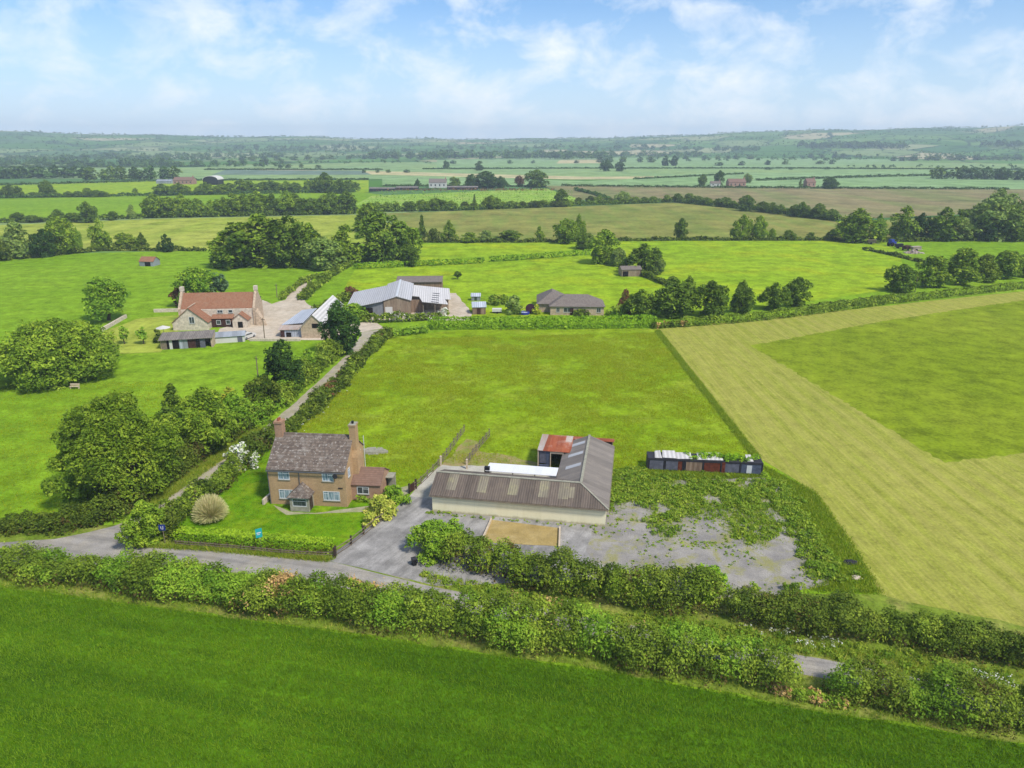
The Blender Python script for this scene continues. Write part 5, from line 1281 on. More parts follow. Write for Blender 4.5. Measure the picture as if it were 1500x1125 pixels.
for a in ((915, 462, 424, 26, 'ragged', 'purple', 'small coppery tree at the left end of the row right of the bungalow'),
          (938, 468, 424, 52, 'round', 'darkleaf', 'dark round tree behind the end of the thick clipped hedge'),
          (985, 468, 408, 66, 'round', 'darkleaf', 'tallest dark tree in the row right of the bungalow'),
          (1008, 440, 405, 40, 'ragged', 'oak', 'thin tree standing behind the tallest tree of the dark row'),
          (1040, 468, 412, 56, 'round', 'darkleaf', 'broad dark tree fourth in the row above the field hedge'),
          (1086, 460, 411, 42, 'column', 'darkleaf', 'narrow squarish dark tree standing apart above the field hedge'),
          (1133, 456, 414, 42, 'round', 'darkleaf', 'left of two touching round trees above the field hedge'),
          (1166, 450, 407, 46, 'round', 'darkleaf', 'taller right one of two touching round trees above the field hedge'),
          (335, 394, 338, 76, 'ragged', 'oak', 'wide tree at the left end of the big grove'),
          (385, 393, 314, 98, 'round', 'oak', 'tallest broad tree in the left half of the big grove'),
          (428, 393, 316, 84, 'round', 'darkleaf', 'dark broad tree in the middle of the big grove'),
          (455, 392, 326, 60, 'ragged', 'oak', 'ragged topped tree in the middle of the big grove'),
          (476, 397, 348, 60, 'round', 'willow', 'pale grey green tree at the front edge of the big grove'),
          (508, 388, 330, 60, 'ragged', 'oak', 'uneven tree above the track hedge in the big grove'),
          (545, 340, 297, 52, 'round', 'oak', 'round tree rising behind the right half of the big grove'),
          (556, 384, 312, 84, 'round', 'darkleaf', 'large dark tree in the right half of the big grove'),
          (592, 380, 326, 52, 'round', 'oak', 'tree at the right edge of the big grove'),
          (600, 391, 352, 34, 'ragged', 'darkleaf', 'small dark tree growing out of the left meadow hedge'),
          (30, 380, 326, 58, 'ragged', 'willow', 'grey green tree at the far left behind the pasture'),
          (68, 378, 336, 34, 'round', 'conifer', 'dark tree between two taller ones at the left edge of the pasture'),
          (92, 374, 318, 50, 'round', 'oak', 'tall pale topped tree at the left edge of the pasture'),
          (116, 366, 334, 16, 'ragged', 'bright', 'thin sapling behind the left pasture'),
          (150, 366, 320, 28, 'column', 'oak', 'upright loose tree behind the left pasture'),
          (183, 366, 341, 36, 'bush', 'oak', 'rounded bush right of the upright loose tree'),
          (209, 366, 340, 24, 'cone', 'darkleaf', 'pointed dark bush behind the left pasture'),
          (245, 370, 343, 21, 'column', 'conifer', 'neat clipped barrel shaped tree alone behind the left pasture'),
          (0, 384, 345, 34, 'bush', 'hedgedark', 'brownish bush at the far left edge behind the pasture'),
          (619, 354, 314, 19, 'cone', 'darkleaf', 'slim dark pointed tree at the left end of the maize field hedge'),
          (658, 356, 322, 30, 'cone', 'oak', 'broad pointed tree second in the maize field hedge'),
          (636, 356, 334, 24, 'bush', 'hedgedark', 'bush between the two pointed trees of the maize field hedge'),
          (688, 357, 340, 30, 'bush', 'oak', 'light bush right of the broad pointed tree'),
          (712, 356, 337, 26, 'bush', 'willow', 'grey green bush in the maize field hedge'),
          (745, 356, 337, 44, 'bush', 'darkleaf', 'wide dark bush in the maize field hedge'),
          (790, 354, 331, 22, 'cone', 'oak', 'small cone shaped tree right of the wide dark bush'),
          (828, 358, 320, 42, 'round', 'oak', 'round tree left of the slender poplar'),
          (848, 352, 313, 20, 'column', 'oak', 'slender poplar like tree above the meadow corner'),
          (855, 366, 340, 32, 'round', 'darkleaf', 'dark bushy tree at the foot of the slender poplar'),
          (885, 388, 337, 54, 'round', 'oak', 'big tree at the end of the right meadow hedge'),
          (906, 392, 362, 26, 'bush', 'willow', 'pale shrub right of the big tree at the meadow hedge'),
          (942, 402, 357, 56, 'round', 'darkleaf', 'round bushy tree above the grey field shelter'),
          (965, 404, 380, 24, 'bush', 'willow', 'pale grey shrub beside the round bushy tree'),
          (985, 416, 404, 18, 'bush', 'hedgeleaf', 'small bush on the bank above the dark tree row'),
          (997, 351, 320, 23, 'round', 'darkleaf', 'lone round tree at the near edge of the maize field'),
          (1086, 352, 314, 30, 'column', 'oak', 'left of two joined upright trees at the maize field edge'),
          (1110, 352, 315, 26, 'column', 'oak', 'right of two joined upright trees at the maize field edge'),
          (1130, 352, 334, 13, 'bush', 'oak', 'small bush beside the two joined upright trees'),
          (1155, 352, 337, 21, 'bush', 'darkleaf', 'larger of two neat round bushes at the maize field edge'),
          (1187, 352, 340, 16, 'bush', 'darkleaf', 'smaller of two neat round bushes at the maize field edge'),
          (1216, 352, 339, 20, 'bush', 'darkleaf', 'round bush against the left side of the great willow'),
          (1254, 358, 306, 74, 'spread', 'oak', 'great spreading willow with the grey implement under it'),
          (1285, 352, 314, 32, 'ragged', 'bright', 'light ragged tree behind the great willow'),
          (1322, 352, 303, 50, 'ragged', 'oak', 'tall ragged tree behind the blue tractor'),
          (1346, 352, 312, 26, 'round', 'conifer', 'dark narrow tree right of the ragged tree behind the tractor'),
          (1377, 354, 303, 50, 'ragged', 'darkleaf', 'tall dark tree in the wood right of the tractor'),
          (1405, 353, 319, 42, 'round', 'willow', 'pale round tree in front of the right wood'),
          (1358, 353, 342, 28, 'bush', 'willow', 'pale low shrub at the foot of the right wood'),
          (1425, 340, 302, 48, 'round', 'darkleaf', 'dark tree at the back left of the right wood'),
          (1452, 354, 290, 74, 'round', 'willow', 'tallest grey green tree of the right wood'),
          (1458, 326, 277, 50, 'round', 'willow', 'far grey green tree rising over the right wood'),
          (1440, 354, 315, 46, 'round', 'conifer', 'dark tree in front of the tallest tree of the right wood'),
          (1480, 354, 304, 56, 'round', 'darkleaf', 'dark tree near the right edge of the picture in the right wood'),
          (1500, 352, 290, 50, 'round', 'oak', 'tree cut by the right edge of the picture in the right wood'),
          (1318, 430, 388, 48, 'round', 'darkleaf', 'round dark bush left of the pole at the field hedge'),
          (1362, 424, 374, 52, 'bush', 'oak', 'big bush right of the pole at the field hedge'),
          (1404, 420, 362, 66, 'bush', 'oak', 'tallest bush in the thicket above the field hedge'),
          (1440, 416, 372, 44, 'bush', 'hedgeleaf', 'light bush in the thicket above the field hedge'),
          (1472, 412, 366, 46, 'bush', 'oak', 'bush near the right end of the thicket above the field hedge'),
          (1505, 408, 370, 44, 'bush', 'darkleaf', 'dark bush at the right end of the thicket above the field hedge'),
          (712, 276, 251, 40, 'round', 'farleaf', 'broad dark tree clump behind the nursery'),
          (692, 276, 255, 24, 'round', 'farleaf', 'dark tree at the left of the clump behind the nursery'),
          (733, 276, 258, 22, 'round', 'farleaf', 'dark tree at the right of the clump behind the nursery'),
          (786, 275, 249, 34, 'round', 'darkleaf', 'dark tall tree at the right end of the nursery'),
          (761, 273, 257, 14, 'round', 'purple', 'brown dark tree left of the tall one at the nursery end'),
          (612, 273, 262, 10, 'ragged', 'farleaf', 'small leaning tree above the glasshouses'),
          (665, 274, 259, 16, 'round', 'oak', 'round tree right of the white nursery house'),
          (653, 247, 235, 11, 'round', 'farleaf', 'small lone round tree on the pale green plain'),
          (702, 250, 236, 15, 'ragged', 'farleaf', 'ragged pair of trees on the pale green plain'),
          (888, 251, 234, 17, 'round', 'farleaf', 'left of two dark trees on the plain beyond the nursery'),
          (908, 251, 237, 16, 'round', 'farleaf', 'right of two dark trees on the plain beyond the nursery'),
          (975, 243, 228, 13, 'column', 'conifer', 'left half of the dark square clump of firs on the plain'),
          (987, 243, 227, 13, 'column', 'conifer', 'right half of the dark square clump of firs on the plain'),
          (1053, 272, 250, 18, 'round', 'farleaf', 'tall tree behind the white fronted house on the plain'),
          (1028, 272, 256, 16, 'round', 'darkleaf', 'dark tree left of the white fronted house on the plain'),
          (1094, 268, 254, 16, 'round', 'willow', 'grey tree behind the long pink house'),
          (1172, 274, 262, 9, 'cone', 'darkleaf', 'small dark tree left of the steep roofed pink house'),
          (1215, 277, 259, 28, 'bush', 'farleaf', 'wide dark bush right of the steep roofed pink house'),
          (822, 303, 277, 24, 'round', 'darkleaf', 'dark round tree at the right end of the nursery hedge'),
          (911, 298, 280, 26, 'round', 'willow', 'pale round tree in the long hedgerow across the plain'),
          (695, 307, 284, 11, 'cone', 'darkleaf', 'small dark pointed tree in the nursery hedge'),
          (720, 307, 286, 26, 'round', 'oak', 'round tree right of the pointed one in the nursery hedge'),
          (640, 308, 290, 30, 'round', 'darkleaf', 'pair of round trees in the middle of the nursery hedge')):
    mid(*a)

# rows of like trees: every tree its own, one label for what nothing tells apart
def row(pts, label, group, cat='tree', lod='mid'):
    for (u, vb, vt, w, k, mt) in pts: mid(u, vb, vt, w, k, mt, label, cat, group, lod)
def hrow(u0, vb0, u1, vb1, hpx, n, wpx, kinds=('round', 'ragged'), mats=('oak', 'darkleaf'), sd=1, jit=.3):
    r = random.Random(sd); out = []
    for i in range(n):
        t = (i + .5 + r.uniform(-jit, jit)) / n; h = hpx * r.uniform(.75, 1.12)
        out.append((u0 + (u1 - u0) * t, vb0 + (vb1 - vb0) * t, vb0 + (vb1 - vb0) * t - h, wpx * r.uniform(.75, 1.25), r.choice(kinds), r.choice(mats)))
    return out
row(hrow(222, 319, 520, 313, 32, 16, 36, ('round', 'round', 'column')), 'tree in the tall even row across the left fields', 'trees of the tall even row', 'tree')
row([(28, 326, 311, 24, 'round', 'darkleaf'), (50, 327, 315, 28, 'bush', 'darkleaf'), (86, 327, 307, 24, 'round', 'darkleaf'), (108, 327, 311, 26, 'bush', 'darkleaf'), (166, 323, 309, 20, 'bush', 'darkleaf')], 'bushy dark tree in the hedge left of the tall even row', 'bushy hedge trees on the left')
mid(130, 327, 296, 30, 'round', 'darkleaf', 'tallest round tree in the hedge left of the tall even row')
mid(194, 321, 300, 18, 'ragged', 'willow', 'pale thin tree next to the tall even row')
row([(18, 290, 270, 26, 'round', 'darkleaf'), (70, 289, 263, 20, 'round', 'darkleaf'), (76, 289, 277, 24, 'bush', 'darkleaf'), (130, 289, 275, 24, 'bush', 'oak'), (142, 289, 278, 22, 'bush', 'darkleaf'), (199, 284, 275, 10, 'bush', 'oak')] + hrow(0, 290, 160, 289, 9, 9, 18, ('bush',), ('darkleaf',), 3), 'dark tree in the hedgerow between the two left pastures', 'left pasture hedgerow trees')
row(hrow(230, 287, 340, 285, 17, 8, 26, ('round', 'bush'), ('oak', 'darkleaf'), 5) + hrow(345, 283, 520, 281, 19, 11, 27, ('round',), ('darkleaf', 'oak'), 6) + [(477, 283, 253, 30, 'round', 'darkleaf'), (500, 284, 262, 30, 'round', 'darkleaf')], 'tree in the hedgerow below the black barn', 'hedgerow trees below the black barn')
row(hrow(548, 310, 640, 309, 18, 7, 20, ('round', 'bush'), ('oak', 'darkleaf'), 7) + hrow(640, 308, 840, 303, 13, 12, 20, ('bush', 'round'), ('oak', 'hedgedark'), 8), 'bushy tree in the hedge along the nursery', 'nursery hedge trees')
row(hrow(840, 299, 985, 297, 11, 9, 18, ('bush', 'round'), ('oak', 'hedgedark'), 9) + hrow(985, 296, 1100, 308, 15, 8, 20, ('bush', 'round'), ('darkleaf',), 10) + hrow(1110, 311, 1225, 324, 18, 8, 20, ('round', 'bush'), ('darkleaf',), 11) + [(1093, 310, 286, 28, 'round', 'darkleaf'), (1174, 319, 296, 20, 'round', 'darkleaf'), (1198, 321, 298, 22, 'round', 'darkleaf')], 'dark tree in the long slanting hedgerow across the plain', 'trees of the long slanting hedgerow')
row(hrow(1365, 262, 1500, 264, 18, 10, 22, ('round', 'bush'), ('farleaf', 'darkleaf'), 12), 'dark tree in the row at the right on the plain', 'right plain tree row', lod='far')
row(hrow(0, 262, 130, 261, 18, 9, 22, ('round', 'bush'), ('farleaf',), 13) + hrow(130, 264, 260, 262, 19, 9, 24, ('round',), ('farleaf', 'darkleaf'), 14), 'tree of the dark wood at the left edge of the plain', 'left plain wood trees', lod='far')
FARL = 'tiny dark tree far out on the hazy plain'; FG = 'tiny far trees on the plain'
i = 20
for q in ((0, 246, 200, 244, 8, 9, 15), (200, 243, 420, 240, 8, 9, 14), (340, 236, 560, 233, 8, 11, 13), (400, 246, 470, 246, 6, 4, 12), (540, 233, 640, 233, 11, 6, 14), (520, 253, 600, 253, 6, 4, 9), (870, 238, 960, 238, 9, 5, 13), (1045, 243, 1240, 240, 7, 6, 14),
          (1180, 232, 1260, 231, 7, 5, 12), (1300, 236, 1500, 234, 7, 12, 16), (1000, 233, 1110, 233, 6, 6, 12), (1230, 224, 1330, 225, 5, 5, 9), (1380, 222, 1500, 226, 6, 6, 10), (0, 234, 330, 231, 7, 12, 14), (640, 240, 860, 239, 5, 5, 10), (1110, 249, 1230, 248, 4, 3, 10), (1420, 252, 1500, 250, 5, 3, 10), (300, 227, 620, 226, 6, 10, 12)):
    i += 1; row(hrow(*q, ('round', 'bush'), ('farleaf', 'farleaf', 'darkleaf'), i), FARL, FG, lod='far')

# ------------------------------------------------------------------ far woods and the trees of the hills: each reads as one mass
def wood(name, label, C, RC, leaf, n_each, sd, mat='farleaf'):
    rng = np.random.default_rng(sd); C = np.asarray(C); RC = np.asarray(RC); n = len(C)
    d = unit(rng.normal(0, 1, (n * n_each, 3))); d[:, 2] = np.abs(d[:, 2]) * .9 - .15
    ctr = np.repeat(C, n_each, 0); rc = np.repeat(RC, n_each)[:, None]
    P = ctr + d * rc * rng.uniform(.7, 1.05, (len(d), 1)); V = leaf_quads(P, d, 1.0, rng)
    V = (V.reshape(-1, 4, 3) - P[:, None]) * (np.repeat(RC, n_each) * leaf)[:, None, None] + P[:, None]
    T = np.clip(np.repeat(rng.random(n), n_each) * .6 + .4 * rng.random(len(P)), 0, 1)
    return tag(link_mesh(name, np_mesh(name, V.reshape(-1, 3), 4, T, [M[mat]])), label, None, None, 'stuff')
def at_hill(u, v):
    dx, dy = at(u, v); r0 = math.hypot(dx, dy); dx, dy = dx / r0, dy / r0; sl_ = H / r0
    for r in np.arange(600, 5000, 8.):
        if H - sl_ * r <= float(hill(dx * r, dy * r)): return dx * r, dy * r
    return dx * 4600, dy * 4600
rng = np.random.default_rng(77)
C, RC = [], []
for (u0, u1, v, vt, n) in ((630, 885, 234, 221, 90), (540, 640, 232, 222, 26), (1170, 1325, 218, 208, 70), (0, 260, 243, 232, 60), (880, 1030, 231, 222, 34), (1000, 1120, 222, 215, 36), (120, 420, 232, 224, 60), (300, 620, 224, 218, 60), (1330, 1500, 232, 226, 30), (1440, 1560, 216, 206, 26), (-60, 90, 262, 249, 20), (90, 420, 246, 238, 46), (0, 330, 236, 228, 70), (420, 640, 240, 235, 26), (950, 1240, 237, 231, 30), (1240, 1500, 247, 242, 24), (640, 1000, 220, 213, 50), (330, 560, 220, 213, 50)):
    for k in range(n):
        u = rng.uniform(u0, u1); vv = v - rng.random() * 2.5; x, y = at_hill(u, vv); h = (v - vt) * depth(y) / F * rng.uniform(.6, 1.05)
        r = h * .5; C.append((x, y, float(hill(x, y)) + h - r * .9)); RC.append(r); C.append((x + rng.normal(0, r), y, float(hill(x, y)) + r * .5)); RC.append(r)
wood('far_woodland', 'far hazy woods in dark bands across the plain', C, RC, .55, 34, 5)
C, RC = [], []
k = 0
while k < 6500:
    a = rng.uniform(-43, 43); r = 2150 + 2500 * rng.random() ** 1.0; x, y = r * math.sin(R(a)), r * math.cos(R(a))
    s = math.sin(x / 95 + math.sin(y / 300) * 2) * math.sin(y / 140 + math.sin(x / 400) * 2)
    if abs(s) > .22 and rng.random() > .12: continue
    h = rng.uniform(3.5, 8); C.append((x, y, float(hill(x, y)) + h * .45)); RC.append(h * .65); k += 1
for j in range(900):
    a = rng.uniform(-42, 42); r = rng.uniform(4350, 4640); x, y = r * math.sin(R(a)), r * math.cos(R(a))
    if math.sin(a * 1.7) + math.sin(a * .63 + 1) + rng.normal(0, .5) < 0: continue
    h = rng.uniform(4, 11); C.append((x, y, float(hill(x, y)) + h * .45)); RC.append(h * .7)
wood('hill_trees', 'hedgerow trees and copses speckling the far hills', C, RC, .9, 9, 6)
# ------------------------------------------------------------------ hedges
def shift(p, d):
    p = np.array(p, float); t = np.gradient(p, axis=0); t /= np.linalg.norm(t, axis=1, keepdims=True)
    return p + np.stack([-t[:, 1], t[:, 0]], 1) * d
def hedge(label, px, w, h, mat, off=None, leafk=.0026, spots=0., mats=None, cover=.8, vary=.3, name='hedge', cat='hedge', step=.55, stem_shade=True):
    p = shift(G(px), w / 2 if off is None else off); leaf = float(np.mean([depth(y) for x, y in p])) * leafk
    ms = list(mats or [mat]); 
    if stem_shade and leaf < .3: ms = (ms if len(ms) > 1 else ms * 2) + ['stemshade']
    me = wild_hedge_mesh(name, p, w, h, leaf, seed(), [M[a] for a in ms], step, cover, vary, spots or .3, stem_shade and leaf < .3)
    return tag(link_mesh(name, me), label, cat)
def clipped(label, px, w, h, mat='clipped', leafk=.0024, rough=.12, group=None, off=None, lit_flush=0., stem_shade=False):
    p = shift(G(px), w / 2 if off is None else off); leaf = float(np.mean([depth(y) for x, y in p])) * leafk
    return tag(link_mesh('clipped_hedge', clipped_hedge_mesh('clipped_hedge', p, w, h, leaf, seed(), [M[mat]] + ([M['stemshade']] if stem_shade else []), 1.6, rough, lit_flush, stem_shade)), label, 'hedge', group)

hedge('long wild hedge between the dark green crop field and the road', [(-200, 838), (0, 858), (200, 884), (450, 921), (700, 957), (900, 988), (1060, 1015), (1155, 1034)], 4.8, lambda t: float(np.interp(t, [0, .14, .3, .48, .67, .81, 1], [2.2, 2.6, 3.3, 3.9, 4.3, 4.4, 3.2])), 'hedgeleaf', vary=.16, mats=['hedgeleaf', 'bright', 'deadtwig', 'hedgedark'], spots=.3)
hedge('wild hedge at the lower right beyond the gap of dead twigs', [(1225, 1046), (1320, 1062), (1500, 1092), (1680, 1122)], 4.8, 3.4, 'hedgeleaf', mats=['hedgeleaf', 'bright'], spots=.4)
hedge('gap in the front hedge with pale dead twigs', [(1130, 1024), (1240, 1046)], 1.6, .9, 'deadtwig', mats=['weed', 'deadtwig'], spots=.4, vary=.4)
hedge('tall thick roadside hedge between ochre slab and road', [(640, 838), (720, 858), (800, 880), (900, 900), (980, 910), (1064, 912)], 5.0, lambda t: 3.7 + 1.0 * t + .2 * math.sin(t * 7), 'hedgeleaf', mats=['hedgeleaf', 'hedgedark'], spots=.45, vary=.22)
hedge('roadside hedge below the gravel lot and the hay field', [(1072, 922), (1200, 944), (1350, 962), (1500, 992), (1700, 1040)], 4.2, 3.3, 'hedgedark', mats=['hedgedark', 'hedgeleaf'], spots=.35, vary=.26)
hedge('hedge along the road left of the lane', [(-200, 792), (0, 794), (90, 788), (150, 776)], 4.5, 2.2, 'hedgedark')
hedge('overgrown hedge on the left side of the lane under the trees', [(172, 770), (205, 752), (232, 732), (300, 684), (380, 626)], 4.8, 3.2, 'hedgedark', mats=['hedgedark', 'hedgeleaf'], spots=.3)
hedge('leafy hedge on the left side of the upper lane', [(382, 626), (424, 592), (470, 550), (508, 512)], 5.4, 3.4, 'hedgeleaf', off=1.6, mats=['hedgeleaf', 'bright'], spots=.3)
hedge('mixed garden hedge between the lane and the cottage lawn', [(228, 792), (262, 768), (322, 718), (352, 692)], 3.6, 3.0, 'hedgeleaf', off=.2, mats=['hedgeleaf', 'hedgedark'], spots=.25)
hedge('dense dark hedge behind the left end of the cottage', [(352, 690), (396, 658), (418, 640)], 3.8, 3.3, 'hedgedark', off=.2)
hedge('lower hedge between the upper lane and the rough paddock', [(420, 640), (460, 603), (500, 566), (530, 530), (556, 503), (572, 492)], 3.6, 2.4, 'hedgedark', off=.1, mats=['hedgedark', 'hedgeleaf', 'purple'], spots=.12)
clipped('neatly clipped bright garden hedge along the road in front of the cottage', [(256, 799), (330, 804), (400, 810), (476, 815)], 1.9, 1.6, 'clipped', .0021, lit_flush=.35, stem_shade=True)
clipped('thick clipped hedge along the top of the rough paddock', [(632, 484), (780, 483.5), (958, 481.5)], 3.2, 2.9, 'clipped', .0024, .1)
hedge('rounded shrubs at the left end of the thick clipped hedge', [(566, 497), (630, 490)], 3.4, 1.9, 'bright', vary=.2)
hedge('wild hedge with creamy flowers in front of the steel barn', [(530, 474), (570, 475), (640, 470), (660, 466)], 3.0, 2.3, 'bright', mats=['hedgeleaf', 'blossom'], spots=.12)
hedge('brownish low hedge at the top corner of the hay field', [(958, 483), (1010, 480)], 1.6, 1.8, 'hedgedark', mats=['hedgedark', 'deadtwig'], spots=.25, vary=.15)
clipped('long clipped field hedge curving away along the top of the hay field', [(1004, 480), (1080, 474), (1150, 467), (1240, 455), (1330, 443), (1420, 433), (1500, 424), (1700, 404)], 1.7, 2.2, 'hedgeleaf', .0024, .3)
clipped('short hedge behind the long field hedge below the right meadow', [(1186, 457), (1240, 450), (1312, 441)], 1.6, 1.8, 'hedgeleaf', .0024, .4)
clipped('left of two clipped meadow hedges, from the grove to the gap', [(522, 395), (610, 391), (708, 386.5)], 2.2, 2.1, 'clipped', .0024, .1)
clipped('right of two clipped meadow hedges, from the gap to the trees', [(720, 384.5), (790, 380), (864, 374)], 2.2, 2.1, 'clipped', .0024, .1)
hedge('hedge on the right side of the farm track', [(452, 440), (474, 420), (494, 404), (522, 388)], 4.0, 2.2, 'hedgedark', mats=['hedgeleaf', 'hedgedark'], spots=.4)
hedge('broken hedge on the left side of the farm track', [(418, 440), (440, 420), (470, 405)], 2.4, 1.6, 'hedgeleaf', vary=.5)
hedge('bank of shrubs between stone barn and steel barn', [(470, 462), (500, 448), (520, 440)], 3.6, 2.4, 'hedgeleaf')
hedge('thin hedge along the near edge of the maize field', [(600, 356), (760, 356), (1000, 353), (1230, 353)], 2.0, 1.5, 'hedgedark', vary=.5, leafk=.003)
hedge('hedge behind the left pasture', [(-60, 386), (60, 378), (150, 368), (235, 368), (300, 369)], 2.5, 1.7, 'hedgedark', vary=.5, leafk=.003)
hedge('hedge at the foot of the right wood', [(1260, 356), (1400, 354), (1600, 355)], 2.2, 1.8, 'hedgedark', vary=.3, leafk=.003)
hedge('straggling hedge along the lower side of the scrap track', [(1262, 366), (1310, 376), (1350, 386), (1375, 392)], 2.0, 1.3, 'hedgedark', vary=.5, leafk=.003)
hedge('hedge between the meadow and the round bushy tree', [(905, 394), (940, 406), (985, 424)], 2.5, 1.8, 'hedgedark', vary=.5, leafk=.003)
FH = 'thin dark hedge line between fields on the plain'
for k, (px, w, h) in enumerate((([(222, 320), (520, 314)], 5, 3.0), ([(-60, 330), (0, 327), (222, 320)], 4, 2.6), ([(-60, 292), (0, 291), (240, 287), (520, 282)], 4, 2.6), ([(-60, 273), (0, 272), (260, 265), (540, 264)], 4, 2.2), ([(556, 311), (700, 308), (840, 302), (985, 296.5), (1100, 308), (1226, 325)], 5, 3.2), ([(822, 273), (1100, 276), (1480, 278)], 4, 2.), ([(840, 279), (870, 286), (890, 294)], 4, 2.5), ([(620, 248), (860, 247), (1180, 247), (1500, 249)], 4, 1.8), ([(930, 263), (1090, 255)], 4, 1.8), ([(1110, 265), (1300, 259), (1360, 258)], 5, 2.6), ([(300, 249), (560, 249)], 4, 2.), ([(0, 246), (300, 244)], 4, 2.), ([(560, 273), (800, 274)], 4, 1.8))):
    p = shift(G(px), w / 2); y = float(np.mean([q[1] for q in p]))
    tag(link_mesh('far_hedge', wild_hedge_mesh('far_hedge', p, w, h, max(1.0, depth(y) * .0017), 300 + k, [M['farleaf' if y > 600 else 'darkleaf']], .6, .7, .35)), FH, 'hedge', 'hedge lines on the plain')

# ------------------------------------------------------------------ creeper on the wagons, pampas grass
rng = np.random.default_rng(5)
C = np.array([(x, rng.uniform(.4, 2.2), 1.95 + rng.uniform(0, .2)) for x in np.concatenate([np.linspace(5.6, 15.4, 30), np.linspace(7.5, 13.5, 24)])]); RC = rng.uniform(.25, .5, len(C))
P, N, T_ = clump_leaves(C, RC, .2, rng, .8); link_mesh('creeper', np_mesh('creeper', leaf_quads(P, N, .2, rng), 4, T_, [M['clipped']]), WAGON)
def pampas(u, vb, vt, wpx, label):
    """a rounded tussock: fine green leaves and straw coloured plumes fanning from one root"""
    x, y, w = spot(u, vb, wpx, .7); h = top_of(y, vt); rng = np.random.default_rng(3); n = 9000
    a = rng.uniform(0, 6.283, n); el = np.arcsin(rng.uniform(.12, 1, n)); q = rng.uniform(.5, 1.12, n)
    tip = np.stack([np.cos(a) * np.cos(el) * w / 2, np.sin(a) * np.cos(el) * w / 2, np.sin(el) * h * .92], 1) * q[:, None] + np.array([0, 0, .08 * h])
    root = np.stack([np.cos(a), np.sin(a), 0 * a], 1) * (w * .16 * rng.random(n))[:, None]; m1 = root * .4 + tip * .6 + np.stack([0 * a, 0 * a, .12 * h * np.cos(el)], 1)
    s = unit(np.cross(tip - root, rng.normal(0, 1, (n, 3)))) * .022
    V = np.concatenate([np.stack([q0 - s, q0 + s, r0 + s * k, r0 - s * k], 1).reshape(-1, 3) for q0, r0, k in ((root, m1, 1), (m1, tip, .5))])
    t = np.clip(.1 + .35 * rng.random(n) + .4 * (rng.random(n) < .2 + .5 * np.sin(el)), 0, 1)
    return tag(link_mesh('pampas_grass', np_mesh('pampas_grass', V, 4, np.concatenate([t * .8, t]), [M['pampas']]), None, (x, y, 0)), label, 'grass clump')
pampas(310, 771, 727, 50, 'big straw coloured pampas grass clump on the cottage lawn')

# ------------------------------------------------------------------ grass, weeds and flowers nobody could count
def stuff(name, me, label): return tag(link_mesh(name, me), label, None, None, 'stuff')
rng = np.random.default_rng(21)
zc = .2
X, Y = scatter([at(-60, 840), at(0, 858), at(450, 920), at(900, 986), at(1200, 1043), at(1560, 1104), (34, 34), (-36, 34)], 150000, rng)
k = rng.random(len(X)) < .95
stuff('cereal_grass', blades_mesh('cereal_grass', X[k], Y[k], .3, .035, rng, [M['cropblade']], np.clip(.1 + .75 * vnoise(X[k] * .12, Y[k] + .172 * X[k], 1.1, 4) + .25 * vnoise(X[k], Y[k], 6, 5) + rng.normal(0, .18, k.sum()), 0, 1), 3, .12, .08), 'dark green young cereal covering the near field')
PAD = G([(590, 497), (958, 488), (1100, 668), (1120, 690), (940, 705), (900, 690), (700, 682), (640, 680), (600, 715), (560, 705), (430, 680), (410, 640), (450, 604)])
X, Y = scatter(PAD, 130000, rng)
n1 = (vnoise(X, Y, 11, 1) - .5) * 1.6 + (vnoise(X, Y, 3.5, 2) - .5) * 1.8 + (vnoise(X, Y, 1.3, 3) - .5) + rng.normal(0, .4, len(X))
k = n1 > -.3; X, Y, n1 = X[k], Y[k], n1[k]
dd = np.hypot(X, Y)
stuff('meadow_grass', blades_mesh('meadow_grass', X, Y, np.clip(.17 + .08 * n1, .08, .4), .05, rng, [M['grassblade']], np.clip(.42 + .2 * n1, .1, 1), 3, .25, .1), 'rough tussocky grass of the paddock')
VG = [G([(0, 858), (450, 920), (900, 986), (1200, 1042), (1500, 1090), (1500, 1062), (1320, 1020), (1200, 996), (1000, 960), (800, 922), (560, 874), (300, 838), (0, 828)]), G([(620, 856), (800, 890), (1000, 930), (1200, 964), (1500, 1026), (1500, 990), (1350, 960), (1200, 942), (1070, 918), (900, 900), (700, 856), (620, 838)]), G([(200, 802), (300, 807), (480, 824), (490, 820), (400, 813), (258, 801)]), G([(210, 760), (232, 742), (302, 692), (384, 634), (376, 624), (296, 680), (222, 736)]), G([(1195, 722), (1250, 800), (1290, 868), (1290, 872), (1180, 866), (1215, 850), (1190, 790), (1150, 722), (1112, 680)]), G([(965, 484), (1113, 672), (1106, 674), (960, 486)]), G([(940, 705), (1115, 700), (1110, 695), (945, 690)])]
Xs, Ys = zip(*[scatter(g, 26000, rng) for g in VG[4:]]); X, Y = np.concatenate(Xs), np.concatenate(Ys)
stuff('rank_grass', blades_mesh('rank_grass', X, Y, np.clip(rng.normal(.26, .1, len(X)), .1, .5), .06, rng, [M['weedgrass']], None, 3, .2, .06), 'rank green grass along the edge of the hay field and round the wagons')
Xs, Ys = zip(*[scatter(g, 26000, rng) for g in VG[:4]]); X, Y = np.concatenate(Xs), np.concatenate(Ys)
stuff('verge_grass', blades_mesh('verge_grass', X, Y, np.clip(rng.normal(.4, .14, len(X)), .15, .8), .04, rng, [M['vergeblade']], None, 3, .18, .06), 'long uncut grass on verges and field edges')
LAWN = G([(300, 775), (345, 690), (398, 650), (398, 741), (425, 753), (510, 752), (540, 752), (490, 800), (480, 808), (360, 796)])
